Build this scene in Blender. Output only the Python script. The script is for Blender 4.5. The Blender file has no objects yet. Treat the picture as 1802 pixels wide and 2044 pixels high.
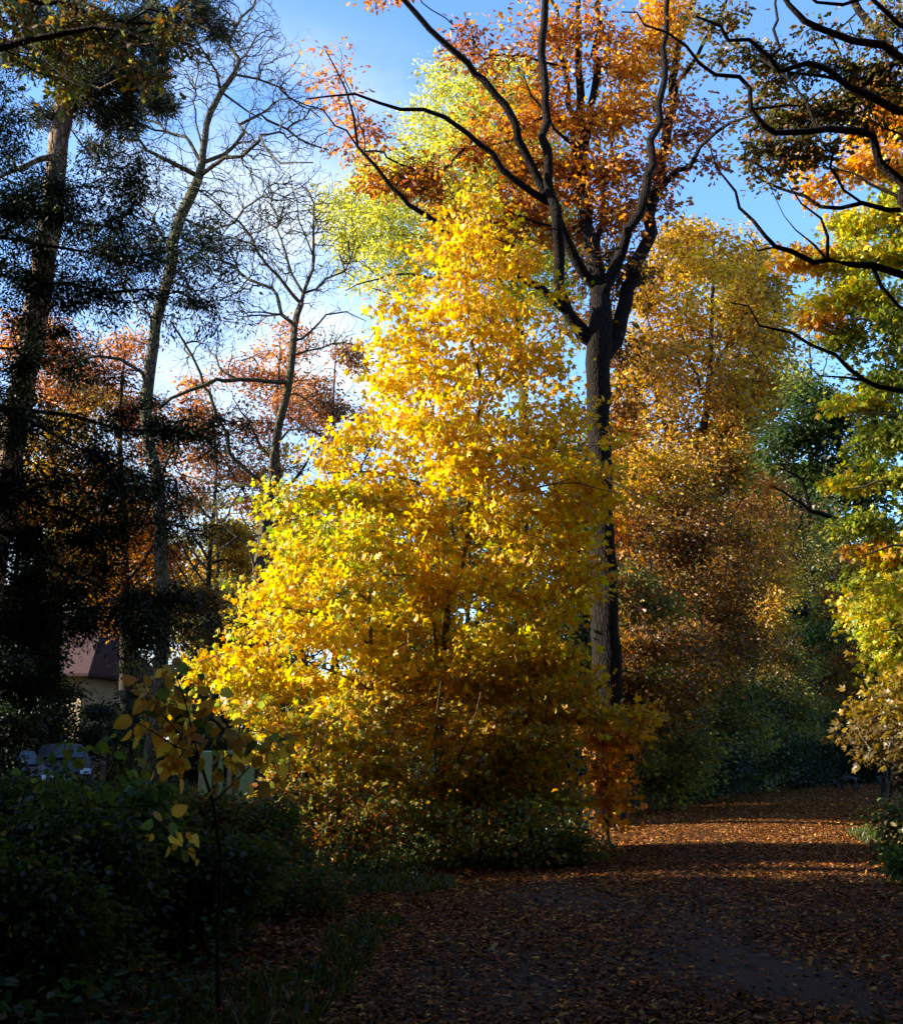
import bpy, math, random
import numpy as np
from mathutils import Vector, noise as mnoise

SC = bpy.context.scene
COL = SC.collection
R = math.radians
rng = np.random.default_rng(7)
random.seed(7)

# ------------------------------------------------------------------ camera
CAM_H = 1.6
PITCH = R(11.76)
FOC = 2247.0                       # focal length in pixels of an 1802 px wide picture
cd = bpy.data.cameras.new('camera')
cam = bpy.data.objects.new('camera', cd)
COL.objects.link(cam)
cam.location = (0, 0, CAM_H)
cam.rotation_euler = (math.pi / 2 + PITCH, 0, 0)
cd.sensor_fit = 'HORIZONTAL'
cd.sensor_width = 36.0
cd.lens = FOC / 1802 * 36.0
cd.clip_start = 0.1
cd.clip_end = 2000
SC.camera = cam

cp, sp = math.cos(PITCH), math.sin(PITCH)

def P(u, v, d):
    """point at world depth y = d seen at (u, v) of the 1802 x 2044 picture"""
    x = (u - 901) / FOC
    y = (1022 - v) / FOC
    dy = cp - y * sp
    dz = sp + y * cp
    return np.array([x * d / dy, d, CAM_H + dz * d / dy])

# ------------------------------------------------------------------ sky and sun
SUN_AZ = R(-94)                    # measured from the view direction, to the left
SUN_EL = R(21)
w = bpy.data.worlds.new("World")
SC.world = w
w.use_nodes = True
wn, wl = w.node_tree.nodes, w.node_tree.links
sky = wn.new('ShaderNodeTexSky')
sky.sky_type = 'NISHITA'
sky.sun_disc = False
sky.sun_elevation = SUN_EL
sky.sun_rotation = SUN_AZ
sky.air_density = 1.0
sky.dust_density = 0.5
sky.ozone_density = 4.0
tint = wn.new('ShaderNodeMix'); tint.data_type = 'RGBA'; tint.blend_type = 'MULTIPLY'
tint.inputs['Factor'].default_value = 1.0
tint.inputs['B'].default_value = (1.05, 1.22, 1.45, 1)
wl.new(sky.outputs[0], tint.inputs['A'])
# thin high cloud low in the west, where the picture has it
geo = wn.new('ShaderNodeTexCoord')
mp = wn.new('ShaderNodeMapping'); mp.inputs['Scale'].default_value = (1.6, 1.6, 3.2)
wl.new(geo.outputs['Generated'], mp.inputs['Vector'])
nz = wn.new('ShaderNodeTexNoise'); nz.inputs['Scale'].default_value = 2.6; nz.inputs['Detail'].default_value = 7
nz.inputs['Roughness'].default_value = 0.55
wl.new(mp.outputs[0], nz.inputs['Vector'])
cr = wn.new('ShaderNodeMapRange'); cr.inputs['From Min'].default_value = 0.36; cr.inputs['From Max'].default_value = 0.60
wl.new(nz.outputs[0], cr.inputs['Value'])
dp = wn.new('ShaderNodeVectorMath'); dp.operation = 'DOT_PRODUCT'
cdir = Vector(P(560, 600, 10.0) - np.array([0, 0, CAM_H])).normalized()
dp.inputs[1].default_value = cdir
wl.new(geo.outputs['Generated'], dp.inputs[0])
dr = wn.new('ShaderNodeMapRange'); dr.interpolation_type = 'SMOOTHSTEP'
dr.inputs['From Min'].default_value = 0.965; dr.inputs['From Max'].default_value = 0.998
wl.new(dp.outputs['Value'], dr.inputs['Value'])
mu = wn.new('ShaderNodeMath'); mu.operation = 'MULTIPLY'
wl.new(cr.outputs[0], mu.inputs[0]); wl.new(dr.outputs[0], mu.inputs[1])
mu2 = wn.new('ShaderNodeMath'); mu2.operation = 'MULTIPLY'; mu2.inputs[1].default_value = 0.8
wl.new(mu.outputs[0], mu2.inputs[0])
cm = wn.new('ShaderNodeMix'); cm.data_type = 'RGBA'
wl.new(mu2.outputs[0], cm.inputs['Factor'])
wl.new(tint.outputs['Result'], cm.inputs['A'])
cm.inputs['B'].default_value = (3.6, 3.9, 4.1, 1)
# pale milky air low over the western horizon
sx = wn.new('ShaderNodeSeparateXYZ'); wl.new(geo.outputs['Generated'], sx.inputs[0])
hz_ = wn.new('ShaderNodeMapRange'); hz_.interpolation_type = 'SMOOTHSTEP'; hz_.inputs['From Min'].default_value = 0.42; hz_.inputs['From Max'].default_value = 0.05
hx_ = wn.new('ShaderNodeMapRange'); hx_.interpolation_type = 'SMOOTHSTEP'; hx_.inputs['From Min'].default_value = 0.10; hx_.inputs['From Max'].default_value = -0.35
wl.new(sx.outputs['Z'], hz_.inputs['Value']); wl.new(sx.outputs['X'], hx_.inputs['Value'])
hm = wn.new('ShaderNodeMath'); hm.operation = 'MULTIPLY'; wl.new(hz_.outputs[0], hm.inputs[0]); wl.new(hx_.outputs[0], hm.inputs[1])
cm2 = wn.new('ShaderNodeMix'); cm2.data_type = 'RGBA'; wl.new(hm.outputs[0], cm2.inputs['Factor'])
wl.new(cm.outputs['Result'], cm2.inputs['A']); cm2.inputs['B'].default_value = (2.9, 3.1, 3.2, 1)
wl.new(cm2.outputs['Result'], wn['Background'].inputs['Color'])
wn['Background'].inputs['Strength'].default_value = 0.115

sd = bpy.data.lights.new('sun', 'SUN')
sd.energy = 5.0
sd.angle = R(0.5)
sd.color = (1.0, 0.91, 0.76)
so = bpy.data.objects.new('sun', sd)
COL.objects.link(so)
SUN_DIR = Vector((math.sin(SUN_AZ) * math.cos(SUN_EL), math.cos(SUN_AZ) * math.cos(SUN_EL), math.sin(SUN_EL)))
so.rotation_euler = SUN_DIR.to_track_quat('Z', 'Y').to_euler()
so.location = (-30, 10, 30)

SC.view_settings.view_transform = 'Standard'
SC.view_settings.look = 'None'
SC.view_settings.exposure = 1.65
SC.view_settings.gamma = 1.0
SC.render.engine = 'CYCLES'
SC.cycles.max_bounces = 8
SC.cycles.diffuse_bounces = 5
SC.cycles.transmission_bounces = 5
SC.cycles.glossy_bounces = 2
SC.cycles.use_denoising = True
SC.cycles.sample_clamp_indirect = 6.0

# ------------------------------------------------------------------ helpers
def proj(p):
    p = np.atleast_2d(p)
    X, Y, Z = p[:, 0], p[:, 1], p[:, 2] - CAM_H
    fw = Y * cp + Z * sp
    up = -Y * sp + Z * cp
    return np.stack([901 + FOC * X / fw, 1022 - FOC * up / fw], 1)

def S(px, d):                       # picture pixels to metres at depth d
    return px / FOC * d

def gz(x, y):
    e = 0.0
    t = path_side(x, y)
    if t > 0:
        e = min(t, 3.0) * 0.05
        e += 0.07 * mnoise.noise((x * 0.35, y * 0.35, 1.7)) * min(t, 1.5)
    return e

# centre line of the path and its half width
PATH = [(-6, 2.6, 3.2), (0, 2.3, 3.0), (6, 2.2, 3.0), (10, 2.35, 2.9), (14, 3.1, 2.75), (18, 4.0, 2.45), (22, 5.1, 2.3), (28, 7.2, 2.3),
        (34, 10.0, 2.3), (40, 13.4, 2.4), (48, 19.0, 2.6), (60, 30.0, 3.0)]
_py = np.array([p[0] for p in PATH]); _px = np.array([p[1] for p in PATH]); _pw = np.array([p[2] for p in PATH])

def path_side(x, y):
    cx = np.interp(y, _py, _px); hw = np.interp(y, _py, _pw)
    return abs(x - cx) - hw

def tag(o, label=None, cat=None, group=None, kind=None):
    if label: o['label'] = label
    if cat: o['category'] = cat
    if group: o['group'] = group
    if kind: o['kind'] = kind
    return o

def empty(name, loc=(0, 0, 0)):
    o = bpy.data.objects.new(name, None)
    o.empty_display_size = 0.3
    COL.objects.link(o)
    o.location = Vector([float(c) for c in loc])
    return o

def mesh_obj(name, verts, loops, sizes, mat, parent=None, colors=None, smooth=False, origin=None):
    """verts (N,3); loops flat vertex indices; sizes per-face count"""
    verts = np.asarray(verts, dtype=np.float32)
    if origin is not None:
        verts = verts - np.asarray(origin, dtype=np.float32)
    me = bpy.data.meshes.new(name)
    me.vertices.add(len(verts)); me.vertices.foreach_set('co', verts.ravel())
    loops = np.asarray(loops, dtype=np.int32); sizes = np.asarray(sizes, dtype=np.int32)
    me.loops.add(len(loops)); me.loops.foreach_set('vertex_index', loops)
    me.polygons.add(len(sizes))
    starts = np.zeros(len(sizes), dtype=np.int32); starts[1:] = np.cumsum(sizes)[:-1]
    me.polygons.foreach_set('loop_start', starts)
    if smooth:
        me.polygons.foreach_set('use_smooth', np.ones(len(sizes), dtype=bool))
    me.update(calc_edges=True)
    if colors is not None:
        a = me.attributes.new('leafcol', 'FLOAT_COLOR', 'FACE')
        c = np.ones((len(sizes), 4), dtype=np.float32); c[:, :3] = colors
        a.data.foreach_set('color', c.ravel())
    me.materials.append(mat)
    o = bpy.data.objects.new(name, me)
    COL.objects.link(o)
    if parent is not None:
        o.parent = parent
    elif origin is not None:
        o.location = Vector([float(c) for c in origin])
    return o

class MB:
    """collects simple solids for one mesh"""
    def __init__(s): s.v = []; s.f = []
    def box(s, lo, hi, b=0.0):
        x0, y0, z0 = lo; x1, y1, z1 = hi
        i = len(s.v)
        if b <= 0:
            s.v += [(x0,y0,z0),(x1,y0,z0),(x1,y1,z0),(x0,y1,z0),(x0,y0,z1),(x1,y0,z1),(x1,y1,z1),(x0,y1,z1)]
            s.f += [(i,i+3,i+2,i+1),(i+4,i+5,i+6,i+7),(i,i+1,i+5,i+4),(i+1,i+2,i+6,i+5),(i+2,i+3,i+7,i+6),(i+3,i,i+4,i+7)]
        else:
            rings = [(z0, b), (z0 + b, 0), (z1 - b, 0), (z1, b)]
            for z, k in rings:
                s.v += [(x0+k,y0+k,z),(x1-k,y0+k,z),(x1-k,y1-k,z),(x0+k,y1-k,z)]
            s.f.append((i,i+3,i+2,i+1)); s.f.append((i+12,i+13,i+14,i+15))
            for r in range(3):
                for q in range(4):
                    a = i+4*r+q; c = i+4*r+(q+1)%4
                    s.f.append((a, c, c+4, a+4))
    def poly(s, pts, depth):
        """extrude a polygon given in 3D along the vector depth"""
        i = len(s.v); n = len(pts)
        s.v += [tuple(p) for p in pts] + [tuple(np.add(p, depth)) for p in pts]
        s.f.append(tuple(range(i, i+n))[::-1]); s.f.append(tuple(range(i+n, i+2*n)))
        for k in range(n):
            s.f.append((i+k, i+(k+1)%n, i+n+(k+1)%n, i+n+k))
    def cyl(s, a, b, r0, r1, n=12):
        a = np.array(a, float); b = np.array(b, float)
        t = b - a; t /= np.linalg.norm(t)
        h = np.cross(t, (0, 0, 1) if abs(t[2]) < .9 else (1, 0, 0)); h /= np.linalg.norm(h); k = np.cross(t, h)
        i = len(s.v)
        for p, r in ((a, r0), (b, r1)):
            for q in range(n):
                an = 2*math.pi*q/n
                s.v.append(tuple(p + r*(math.cos(an)*h + math.sin(an)*k)))
        for q in range(n):
            s.f.append((i+q, i+(q+1)%n, i+n+(q+1)%n, i+n+q))
        s.f.append(tuple(range(i, i+n))[::-1]); s.f.append(tuple(range(i+n, i+2*n)))
    def build(s, name, mat, parent=None, smooth=False):
        me = bpy.data.meshes.new(name)
        me.from_pydata(s.v, [], s.f)
        me.materials.append(mat)
        if smooth:
            for p in me.polygons: p.use_smooth = True
        o = bpy.data.objects.new(name, me)
        COL.objects.link(o)
        if parent is not None: o.parent = parent
        return o

# ------------------------------------------------------------------ materials
def mat_new(name):
    m = bpy.data.materials.new(name); m.use_nodes = True
    nt = m.node_tree
    return m, nt.nodes, nt.links, nt.nodes['Principled BSDF'], nt.nodes['Material Output']

def leaf_mat(name, trans=0.45, gloss=0.05, rough=0.35):
    m, n, l, b, out = mat_new(name)
    n.remove(b)
    at = n.new('ShaderNodeAttribute'); at.attribute_name = 'leafcol'; at.attribute_type = 'GEOMETRY'
    df = n.new('ShaderNodeBsdfDiffuse'); tr = n.new('ShaderNodeBsdfTranslucent')
    l.new(at.outputs['Color'], df.inputs['Color'])
    # light that goes through a leaf comes out more saturated
    hs = n.new('ShaderNodeHueSaturation'); hs.inputs['Saturation'].default_value = 1.12; hs.inputs['Value'].default_value = 1.1
    l.new(at.outputs['Color'], hs.inputs['Color']); l.new(hs.outputs[0], tr.inputs['Color'])
    mx = n.new('ShaderNodeMixShader'); mx.inputs[0].default_value = trans
    l.new(df.outputs[0], mx.inputs[1]); l.new(tr.outputs[0], mx.inputs[2])
    gl = n.new('ShaderNodeBsdfGlossy'); gl.inputs['Roughness'].default_value = rough
    gl.inputs['Color'].default_value = (1, 1, 1, 1)
    mx2 = n.new('ShaderNodeMixShader'); mx2.inputs[0].default_value = gloss
    l.new(mx.outputs[0], mx2.inputs[1]); l.new(gl.outputs[0], mx2.inputs[2])
    l.new(mx2.outputs[0], out.inputs['Surface'])
    return m

def bark_mat(name, c0, c1, scale=9.0, stretch=0.18, bump=0.6, blotch=None):
    m, n, l, b, out = mat_new(name)
    tc = n.new('ShaderNodeTexCoord')
    mp = n.new('ShaderNodeMapping'); mp.inputs['Scale'].default_value = (1, 1, stretch)
    l.new(tc.outputs['Object'], mp.inputs['Vector'])
    nz = n.new('ShaderNodeTexNoise'); nz.inputs['Scale'].default_value = scale; nz.inputs['Detail'].default_value = 6
    nz.inputs['Roughness'].default_value = 0.65
    l.new(mp.outputs[0], nz.inputs['Vector'])
    vo = n.new('ShaderNodeTexVoronoi'); vo.feature = 'DISTANCE_TO_EDGE'; vo.inputs['Scale'].default_value = scale * 1.7
    l.new(mp.outputs[0], vo.inputs['Vector'])
    mr = n.new('ShaderNodeMapRange'); mr.inputs['From Max'].default_value = 0.22
    l.new(vo.outputs['Distance'], mr.inputs['Value'])
    mm = n.new('ShaderNodeMath'); mm.operation = 'MULTIPLY'
    l.new(mr.outputs[0], mm.inputs[0]); l.new(nz.outputs[0], mm.inputs[1])
    ra = n.new('ShaderNodeValToRGB')
    ra.color_ramp.elements[0].color = (*c0, 1); ra.color_ramp.elements[1].color = (*c1, 1)
    ra.color_ramp.elements[0].position = 0.08; ra.color_ramp.elements[1].position = 0.62
    l.new(mm.outputs[0], ra.inputs[0])
    src = ra.outputs[0]
    if blotch:
        n2 = n.new('ShaderNodeTexNoise'); n2.inputs['Scale'].default_value = 1.6; n2.inputs['Detail'].default_value = 4
        l.new(tc.outputs['Object'], n2.inputs['Vector'])
        m2 = n.new('ShaderNodeMapRange'); m2.inputs['From Min'].default_value = 0.48; m2.inputs['From Max'].default_value = 0.62
        m2.inputs['To Max'].default_value = 0.7
        l.new(n2.outputs[0], m2.inputs['Value'])
        mi = n.new('ShaderNodeMix'); mi.data_type = 'RGBA'; mi.inputs['B'].default_value = (*blotch, 1)
        l.new(m2.outputs[0], mi.inputs['Factor']); l.new(src, mi.inputs['A']); src = mi.outputs['Result']
    l.new(src, b.inputs['Base Color'])
    b.inputs['Roughness'].default_value = 0.9
    b.inputs['Specular IOR Level'].default_value = 0.15
    bp = n.new('ShaderNodeBump'); bp.inputs['Strength'].default_value = bump; bp.inputs['Distance'].default_value = 0.03
    l.new(mm.outputs[0], bp.inputs['Height']); l.new(bp.outputs[0], b.inputs['Normal'])
    return m

def plain(name, col, rough=0.6, noise=0.15, scale=6, metal=0.0):
    m, n, l, b, out = mat_new(name)
    nz = n.new('ShaderNodeTexNoise'); nz.inputs['Scale'].default_value = scale; nz.inputs['Detail'].default_value = 6
    tc = n.new('ShaderNodeTexCoord'); l.new(tc.outputs['Object'], nz.inputs['Vector'])
    ra = n.new('ShaderNodeValToRGB')
    ra.color_ramp.elements[0].color = (*[c * (1 - noise * 2) for c in col], 1)
    ra.color_ramp.elements[1].color = (*[min(1, c * (1 + noise * 2)) for c in col], 1)
    ra.color_ramp.elements[0].position = 0.3; ra.color_ramp.elements[1].position = 0.7
    l.new(nz.outputs[0], ra.inputs[0]); l.new(ra.outputs[0], b.inputs['Base Color'])
    b.inputs['Roughness'].default_value = rough; b.inputs['Metallic'].default_value = metal
    return m

M_LEAF = leaf_mat('leaf_thin', 0.6, 0.022, 0.4)
M_LEAF_GLOSS = leaf_mat('leaf_glossy', 0.35, 0.015, 0.45)
M_NEEDLE = leaf_mat('needle', 0.15, 0.03, 0.5)
M_LITTER = leaf_mat('leaf_litter', 0.1, 0.015, 0.5)
M_GRASS = leaf_mat('grass_blade', 0.35, 0.03, 0.4)
M_OAK = bark_mat('bark_oak', (0.022, 0.017, 0.012), (0.10, 0.080, 0.058), 9, 0.16, 0.9, (0.06, 0.065, 0.03))
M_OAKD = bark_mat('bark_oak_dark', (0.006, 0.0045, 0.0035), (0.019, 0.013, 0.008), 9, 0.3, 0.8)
M_PINE = bark_mat('bark_pine', (0.09, 0.055, 0.035), (0.36, 0.25, 0.15), 7, 0.35, 0.9, (0.16, 0.12, 0.08))
M_GREY = bark_mat('bark_grey', (0.04, 0.031, 0.02), (0.17, 0.14, 0.085), 8, 0.4, 0.7, (0.09, 0.095, 0.04))
M_THIN = bark_mat('bark_thin', (0.022, 0.016, 0.011), (0.08, 0.06, 0.042), 12, 0.3, 0.4)
M_MAPLE = bark_mat('bark_maple', (0.07, 0.055, 0.035), (0.22, 0.17, 0.11), 12, 0.25, 0.4, (0.11, 0.10, 0.05))

# ------------------------------------------------------------------ leaves
def _leaf_shapes():
    sh = {}
    a = lambda deg, r, z=0.0: (r * math.sin(R(deg)), r * math.cos(R(deg)), z)
    # maple: five lobes round the stalk point
    pts = [(0, 0.02, 0.05), a(0, 1.0, -0.24), a(25, 0.50, 0.03), a(50, 0.80, -0.24), a(80, 0.42, 0.02), a(108, 0.55, -0.14), a(155, 0.20, 0.0),
           a(-25, 0.50, 0.03), a(-50, 0.80, -0.24), a(-80, 0.42, 0.02), a(-108, 0.55, -0.14), a(-155, 0.20, 0.0)]
    f = [(0, 2, 1, 7), (0, 4, 3, 2), (0, 6, 5, 4), (0, 7, 8, 9), (0, 9, 10, 11)]
    sh['maple'] = (np.array(pts), np.array(f))
    # oval leaf folded along its midrib
    pts = [(0, 0, 0), (0.26, 0.28, 0.07), (0.25, 0.66, 0.06), (0, 1.0, -0.10), (-0.25, 0.66, 0.06), (-0.26, 0.28, 0.07)]
    f = [(0, 1, 2, 3), (0, 3, 4, 5)]
    sh['oval'] = (np.array(pts), np.array(f))
    # heart leaf of the near sapling
    pts = [(0, 0, 0), (0.30, 0.12, 0.06), (0.40, 0.42, 0.07), (0.22, 0.78, 0.0), (0, 1.0, -0.12), (-0.22, 0.78, 0.0), (-0.40, 0.42, 0.07), (-0.30, 0.12, 0.06), (0, 0.45, 0)]
    f = [(0, 1, 2, 8), (8, 2, 3, 4), (8, 4, 5, 6), (0, 8, 6, 7)]
    sh['heart'] = (np.array(pts), np.array(f))
    # oak leaf: waisted outline
    pts = [(0, 0, 0), (0.20, 0.30, 0.06), (0.12, 0.45, 0.02), (0.30, 0.68, 0.05), (0.0, 1.0, -0.12), (-0.30, 0.68, 0.05), (-0.12, 0.45, 0.02), (-0.20, 0.30, 0.06)]
    f = [(0, 1, 2, 4), (2, 3, 4, 4), (0, 4, 6, 7), (4, 5, 6, 6)]
    pts.append((0, 0.5, 0)); f = [(0, 1, 2, 8), (8, 2, 3, 4), (8, 4, 5, 6), (0, 8, 6, 7)]
    sh['oak'] = (np.array(pts), np.array(f))
    # diamond for far leaves
    pts = [(0, 0, 0), (0.36, 0.5, 0.06), (0, 1, -0.05), (-0.36, 0.5, 0.06)]
    sh['diamond'] = (np.array(pts), np.array([(0, 1, 2, 3)]))
    # needle / narrow leaflet
    pts = [(-0.07, 0, 0), (0.07, 0, 0), (0.05, 1, 0), (-0.05, 1, 0)]
    sh['needle'] = (np.array(pts), np.array([(0, 1, 2, 3)]))
    pts = [(0, 0, 0), (0.16, 0.4, 0.03), (0, 1, -0.05), (-0.16, 0.4, 0.03)]
    sh['narrow'] = (np.array(pts), np.array([(0, 1, 2, 3)]))
    return sh
SHAPES = _leaf_shapes()

def norm(a):
    return a / np.maximum(np.linalg.norm(a, axis=-1, keepdims=True), 1e-9)

def leaves_mesh(name, pos, axis, nrm, size, col, shape, mat, parent=None, origin=None):
    T, F = SHAPES[shape]
    axis = norm(axis)
    side = norm(np.cross(axis, nrm)); nr = np.cross(side, axis)
    k = len(T)
    V = (pos[:, None, :] + size[:, None, None] * (T[None, :, 0:1] * side[:, None, :] + T[None, :, 1:2] * axis[:, None, :] + T[None, :, 2:3] * nr[:, None, :]))
    N = len(pos)
    loops = (F[None] + (np.arange(N) * k)[:, None, None]).reshape(-1)
    sizes = np.full(N * len(F), 4)
    c = np.repeat(col, len(F), axis=0)
    return mesh_obj(name, V.reshape(-1, 3), loops, sizes, mat, parent, c, origin=origin)

# ------------------------------------------------------------------ trees
def catmull(pts, seg):
    pts = np.asarray(pts, float)
    if len(pts) < 3:
        n = max(2, int(np.linalg.norm(pts[-1, :3] - pts[0, :3]) / seg) + 1)
        t = np.linspace(0, 1, n)[:, None]
        return pts[0] * (1 - t) + pts[-1] * t
    ext = np.vstack([2 * pts[0] - pts[1], pts, 2 * pts[-1] - pts[-2]])
    out = []
    for i in range(1, len(ext) - 2):
        p0, p1, p2, p3 = ext[i - 1:i + 3]
        n = max(1, int(np.linalg.norm(p2[:3] - p1[:3]) / seg))
        for k in range(n):
            t = k / n
            out.append(0.5 * ((2 * p1) + (-p0 + p2) * t + (2 * p0 - 5 * p1 + 4 * p2 - p3) * t * t + (-p0 + 3 * p1 - 3 * p2 + p3) * t ** 3))
    out.append(ext[-2])
    return np.array(out)

class Skel:
    def __init__(s, rn):
        s.p = np.zeros((0, 3)); s.par = []; s.rad = []; s.pl = []; s.part = []; s.rn = rn; s.leafend = []
    def add_limb(s, pts4, part, attach=True, plf=0.25, wob=0.03, start=None):
        """pts4: (n,4) position and radius"""
        n0 = len(s.p)
        pts4 = np.array(pts4, float)
        par = -1; pl0 = 0
        if attach and n0:
            dd = np.linalg.norm(s.p - pts4[0, :3], axis=1)
            par = int(dd.argmin()); pl0 = s.pl[par]
            pts4[0, 3] = min(pts4[0, 3], s.rad[par] * 0.95)
            pts4[0, :3] = s.p[par] * 0.999 + pts4[0, :3] * 0.001
        L = len(pts4)
        if wob > 0:
            sc = np.clip(np.arange(L) / max(3, L), 0, 1)[:, None]
            jit = s.rn.normal(0, wob, (L, 3)) * np.minimum(1, sc * 4)
            pts4[1:-1, :3] += jit[1:-1]
        for i in range(L):
            s.par.append(par if i == 0 else n0 + i - 1)
            if i: pl0 += plf * np.linalg.norm(pts4[i, :3] - pts4[i - 1, :3])
            s.pl.append(pl0); s.rad.append(float(pts4[i, 3])); s.part.append(part)
        s.p = np.vstack([s.p, pts4[:, :3]])
        return n0
    def grow(s, A, bf=0.35, seg=0.28, curl=0.25, minz=0.0, maxlen=None):
        A = np.asarray(A, float)
        if len(A) == 0: return np.zeros((0, 3)), np.zeros((0, 3))
        m = len(A); N0 = len(s.p)
        cap = N0 + m * 14 + 100
        Pn = np.zeros((cap, 3)); Pn[:N0] = s.p
        pl = np.zeros(cap); pl[:N0] = s.pl
        # traced nodes near the ground do not sprout
        pen = np.zeros(cap); pen[:N0] = np.where(s.p[:, 2] < minz, 50.0, 0.0)
        best = np.full(m, 1e9); bi = np.zeros(m, int)
        nd = np.zeros((cap, 3))
        for i in range(N0):
            q = s.par[i]; nd[i] = (Pn[i] - Pn[q]) if q >= 0 else (0, 0, 1)
        nd[:N0] = norm(nd[:N0])
        def cost(sl):
            Vv = A[:, None] - Pn[None, sl]; L_ = np.sqrt((Vv * Vv).sum(2)) + 1e-9
            cs = (Vv * nd[None, sl]).sum(2) / L_
            return L_ * (1 + 0.40 * (0.75 - cs)) + bf * pl[sl]
        for i0 in range(0, N0, 400):
            sl = slice(i0, min(N0, i0 + 400))
            D = cost(sl) + pen[sl]
            j = D.argmin(1); v = D[np.arange(m), j]
            u = v < best; best[u] = v[u]; bi[u] = j[u] + i0
        done = np.zeros(m, bool); ends = np.zeros((m, 3)); n = N0
        endnode = np.zeros(m, int)
        for it in range(m):
            a = int(np.where(done, 1e12, best).argmin())
            done[a] = True
            q = bi[a]; p0 = Pn[q]; p1 = A[a]
            vec = p1 - p0; L = np.linalg.norm(vec)
            if L < 1e-3: L = 1e-3; 
            pq = s.par[q]
            pd = (p0 - Pn[pq]) if pq >= 0 else vec
            pd = pd / max(np.linalg.norm(pd), 1e-6)
            k = min(10, max(1, int(round(L / seg))))
            prev = q
            bend = pd * L * curl
            for t in range(1, k + 1):
                f = t / k
                pt = p0 + vec * f + bend * math.sin(math.pi * f) * 0.6
                if t < k: pt = pt + s.rn.normal(0, 0.06 * L / k + 0.012, 3)
                Pn[n] = pt; pl[n] = pl[prev] + np.linalg.norm(pt - Pn[prev])
                s.par.append(prev); s.rad.append(-1.0); s.part.append(s.part[q])
                prev = n; n += 1
            endnode[a] = prev
            ends[a] = Pn[prev] - Pn[s.par[prev]]
            new = np.arange(n - k, n)
            nd[new] = norm(Pn[new] - Pn[np.array([s.par[x] for x in new])])
            D = cost(slice(n - k, n))
            j = D.argmin(1); v = D[np.arange(m), j]
            u = (v < best) & ~done; best[u] = v[u]; bi[u] = new[j[u]]
        s.p = Pn[:n].copy(); s.pl = list(pl[:n])
        return A, ends
    def solve_radii(s, rtip=0.005, expo=0.45):
        n = len(s.p); cnt = np.zeros(n)
        par = np.array(s.par); rad = np.array(s.rad)
        nch = np.zeros(n, int)
        for i in range(n):
            if par[i] >= 0: nch[par[i]] += 1
        for i in range(n - 1, -1, -1):
            if nch[i] == 0: cnt[i] = max(cnt[i], 1)
            if par[i] >= 0: cnt[par[i]] += cnt[i]
        for i in range(n):
            if rad[i] < 0:
                r = rtip * cnt[i] ** expo
                pr = rad[par[i]] if par[i] >= 0 else 1
                rad[i] = min(r, pr * 0.85 if s.rad[par[i]] > 0 else pr)
        s.r = rad
    def tubes(s, parts=None):
        """returns verts, loops, sizes of the tubes belonging to the given part ids"""
        n = len(s.p); par = s.par; r = s.r
        best = [-1] * n
        for i in range(n):
            q = par[i]
            if q >= 0 and s.part[i] == s.part[q] and (best[q] < 0 or r[i] > r[best[q]] + 1e-9): best[q] = i
        V = []; Lp = []; nv = 0
        for i in range(n):
            if parts is not None and s.part[i] not in parts: continue
            q = par[i]
            if q >= 0 and best[q] == i: continue
            ch = [i]
            while best[ch[-1]] >= 0: ch.append(best[ch[-1]])
            pts = s.p[ch]; rr = np.array([r[c] for c in ch])
            if q >= 0:
                pts = np.vstack([s.p[q], pts]); rr = np.concatenate([[rr[0]], rr])
            if len(pts) < 2: continue
            rm = rr.max()
            k = 3 if rm < 0.012 else 5 if rm < 0.03 else 7 if rm < 0.07 else 12 if rm < 0.14 else 18
            tg = np.zeros_like(pts); tg[1:-1] = pts[2:] - pts[:-2]; tg[0] = pts[1] - pts[0]; tg[-1] = pts[-1] - pts[-2]
            tg = norm(tg)
            ref = np.array([1.0, 0.13, 0.0]) if abs(tg.mean(0)[2]) > 0.5 else np.array([0.05, 0.1, 1.0])
            h = norm(np.cross(tg, ref)); b = np.cross(tg, h)
            an = np.arange(k) * 2 * math.pi / k
            rv = rr[:, None] * np.ones(k)[None]
            if k >= 12:      # knotty, not perfectly round
                rv = rv * (1 + s.rn.normal(0, 0.035, rv.shape) + 0.06 * np.sin(3 * an + pts[:, 2:3] * 0.7))
            V.append((pts[:, None] + rv[..., None] * (np.cos(an)[None, :, None] * h[:, None] + np.sin(an)[None, :, None] * b[:, None])).reshape(-1, 3))
            m = len(pts)
            base = nv + (np.arange(m - 1) * k)[:, None]
            q0 = np.arange(k)[None]; q1 = (np.arange(k) + 1)[None] % k
            Lp.append(np.stack([base + q0, base + q1, base + k + q1, base + k + q0], -1).reshape(-1))
            nv += m * k
        if not V: return None
        V = np.vstack(V); Lp = np.concatenate(Lp)
        return V, Lp, np.full(len(Lp) // 4, 4)

def ellipsoid_pts(c, rad, n, rn, clump=0.9, thr=-0.05, bias=0.5, sd=0.0, sq=1.9):
    out = []
    c = np.asarray(c); rad = np.asarray(rad)
    tries = 0
    while len(out) < n and tries < n * 12:
        tries += 1
        d = rn.normal(size=3); d /= np.linalg.norm(d)
        r = rn.random() ** bias
        # lumpy outline
        lump = 1.0 + 0.28 * mnoise.noise(Vector(d * 1.9) + Vector((sd, 0, 0)))
        p = c + d * rad * r * lump
        if mnoise.noise(Vector(p * (clump, clump, clump * sq)) + Vector((sd, sd, 0))) < thr: continue
        out.append(p)
    return np.array(out) if out else np.zeros((0, 3))

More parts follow.
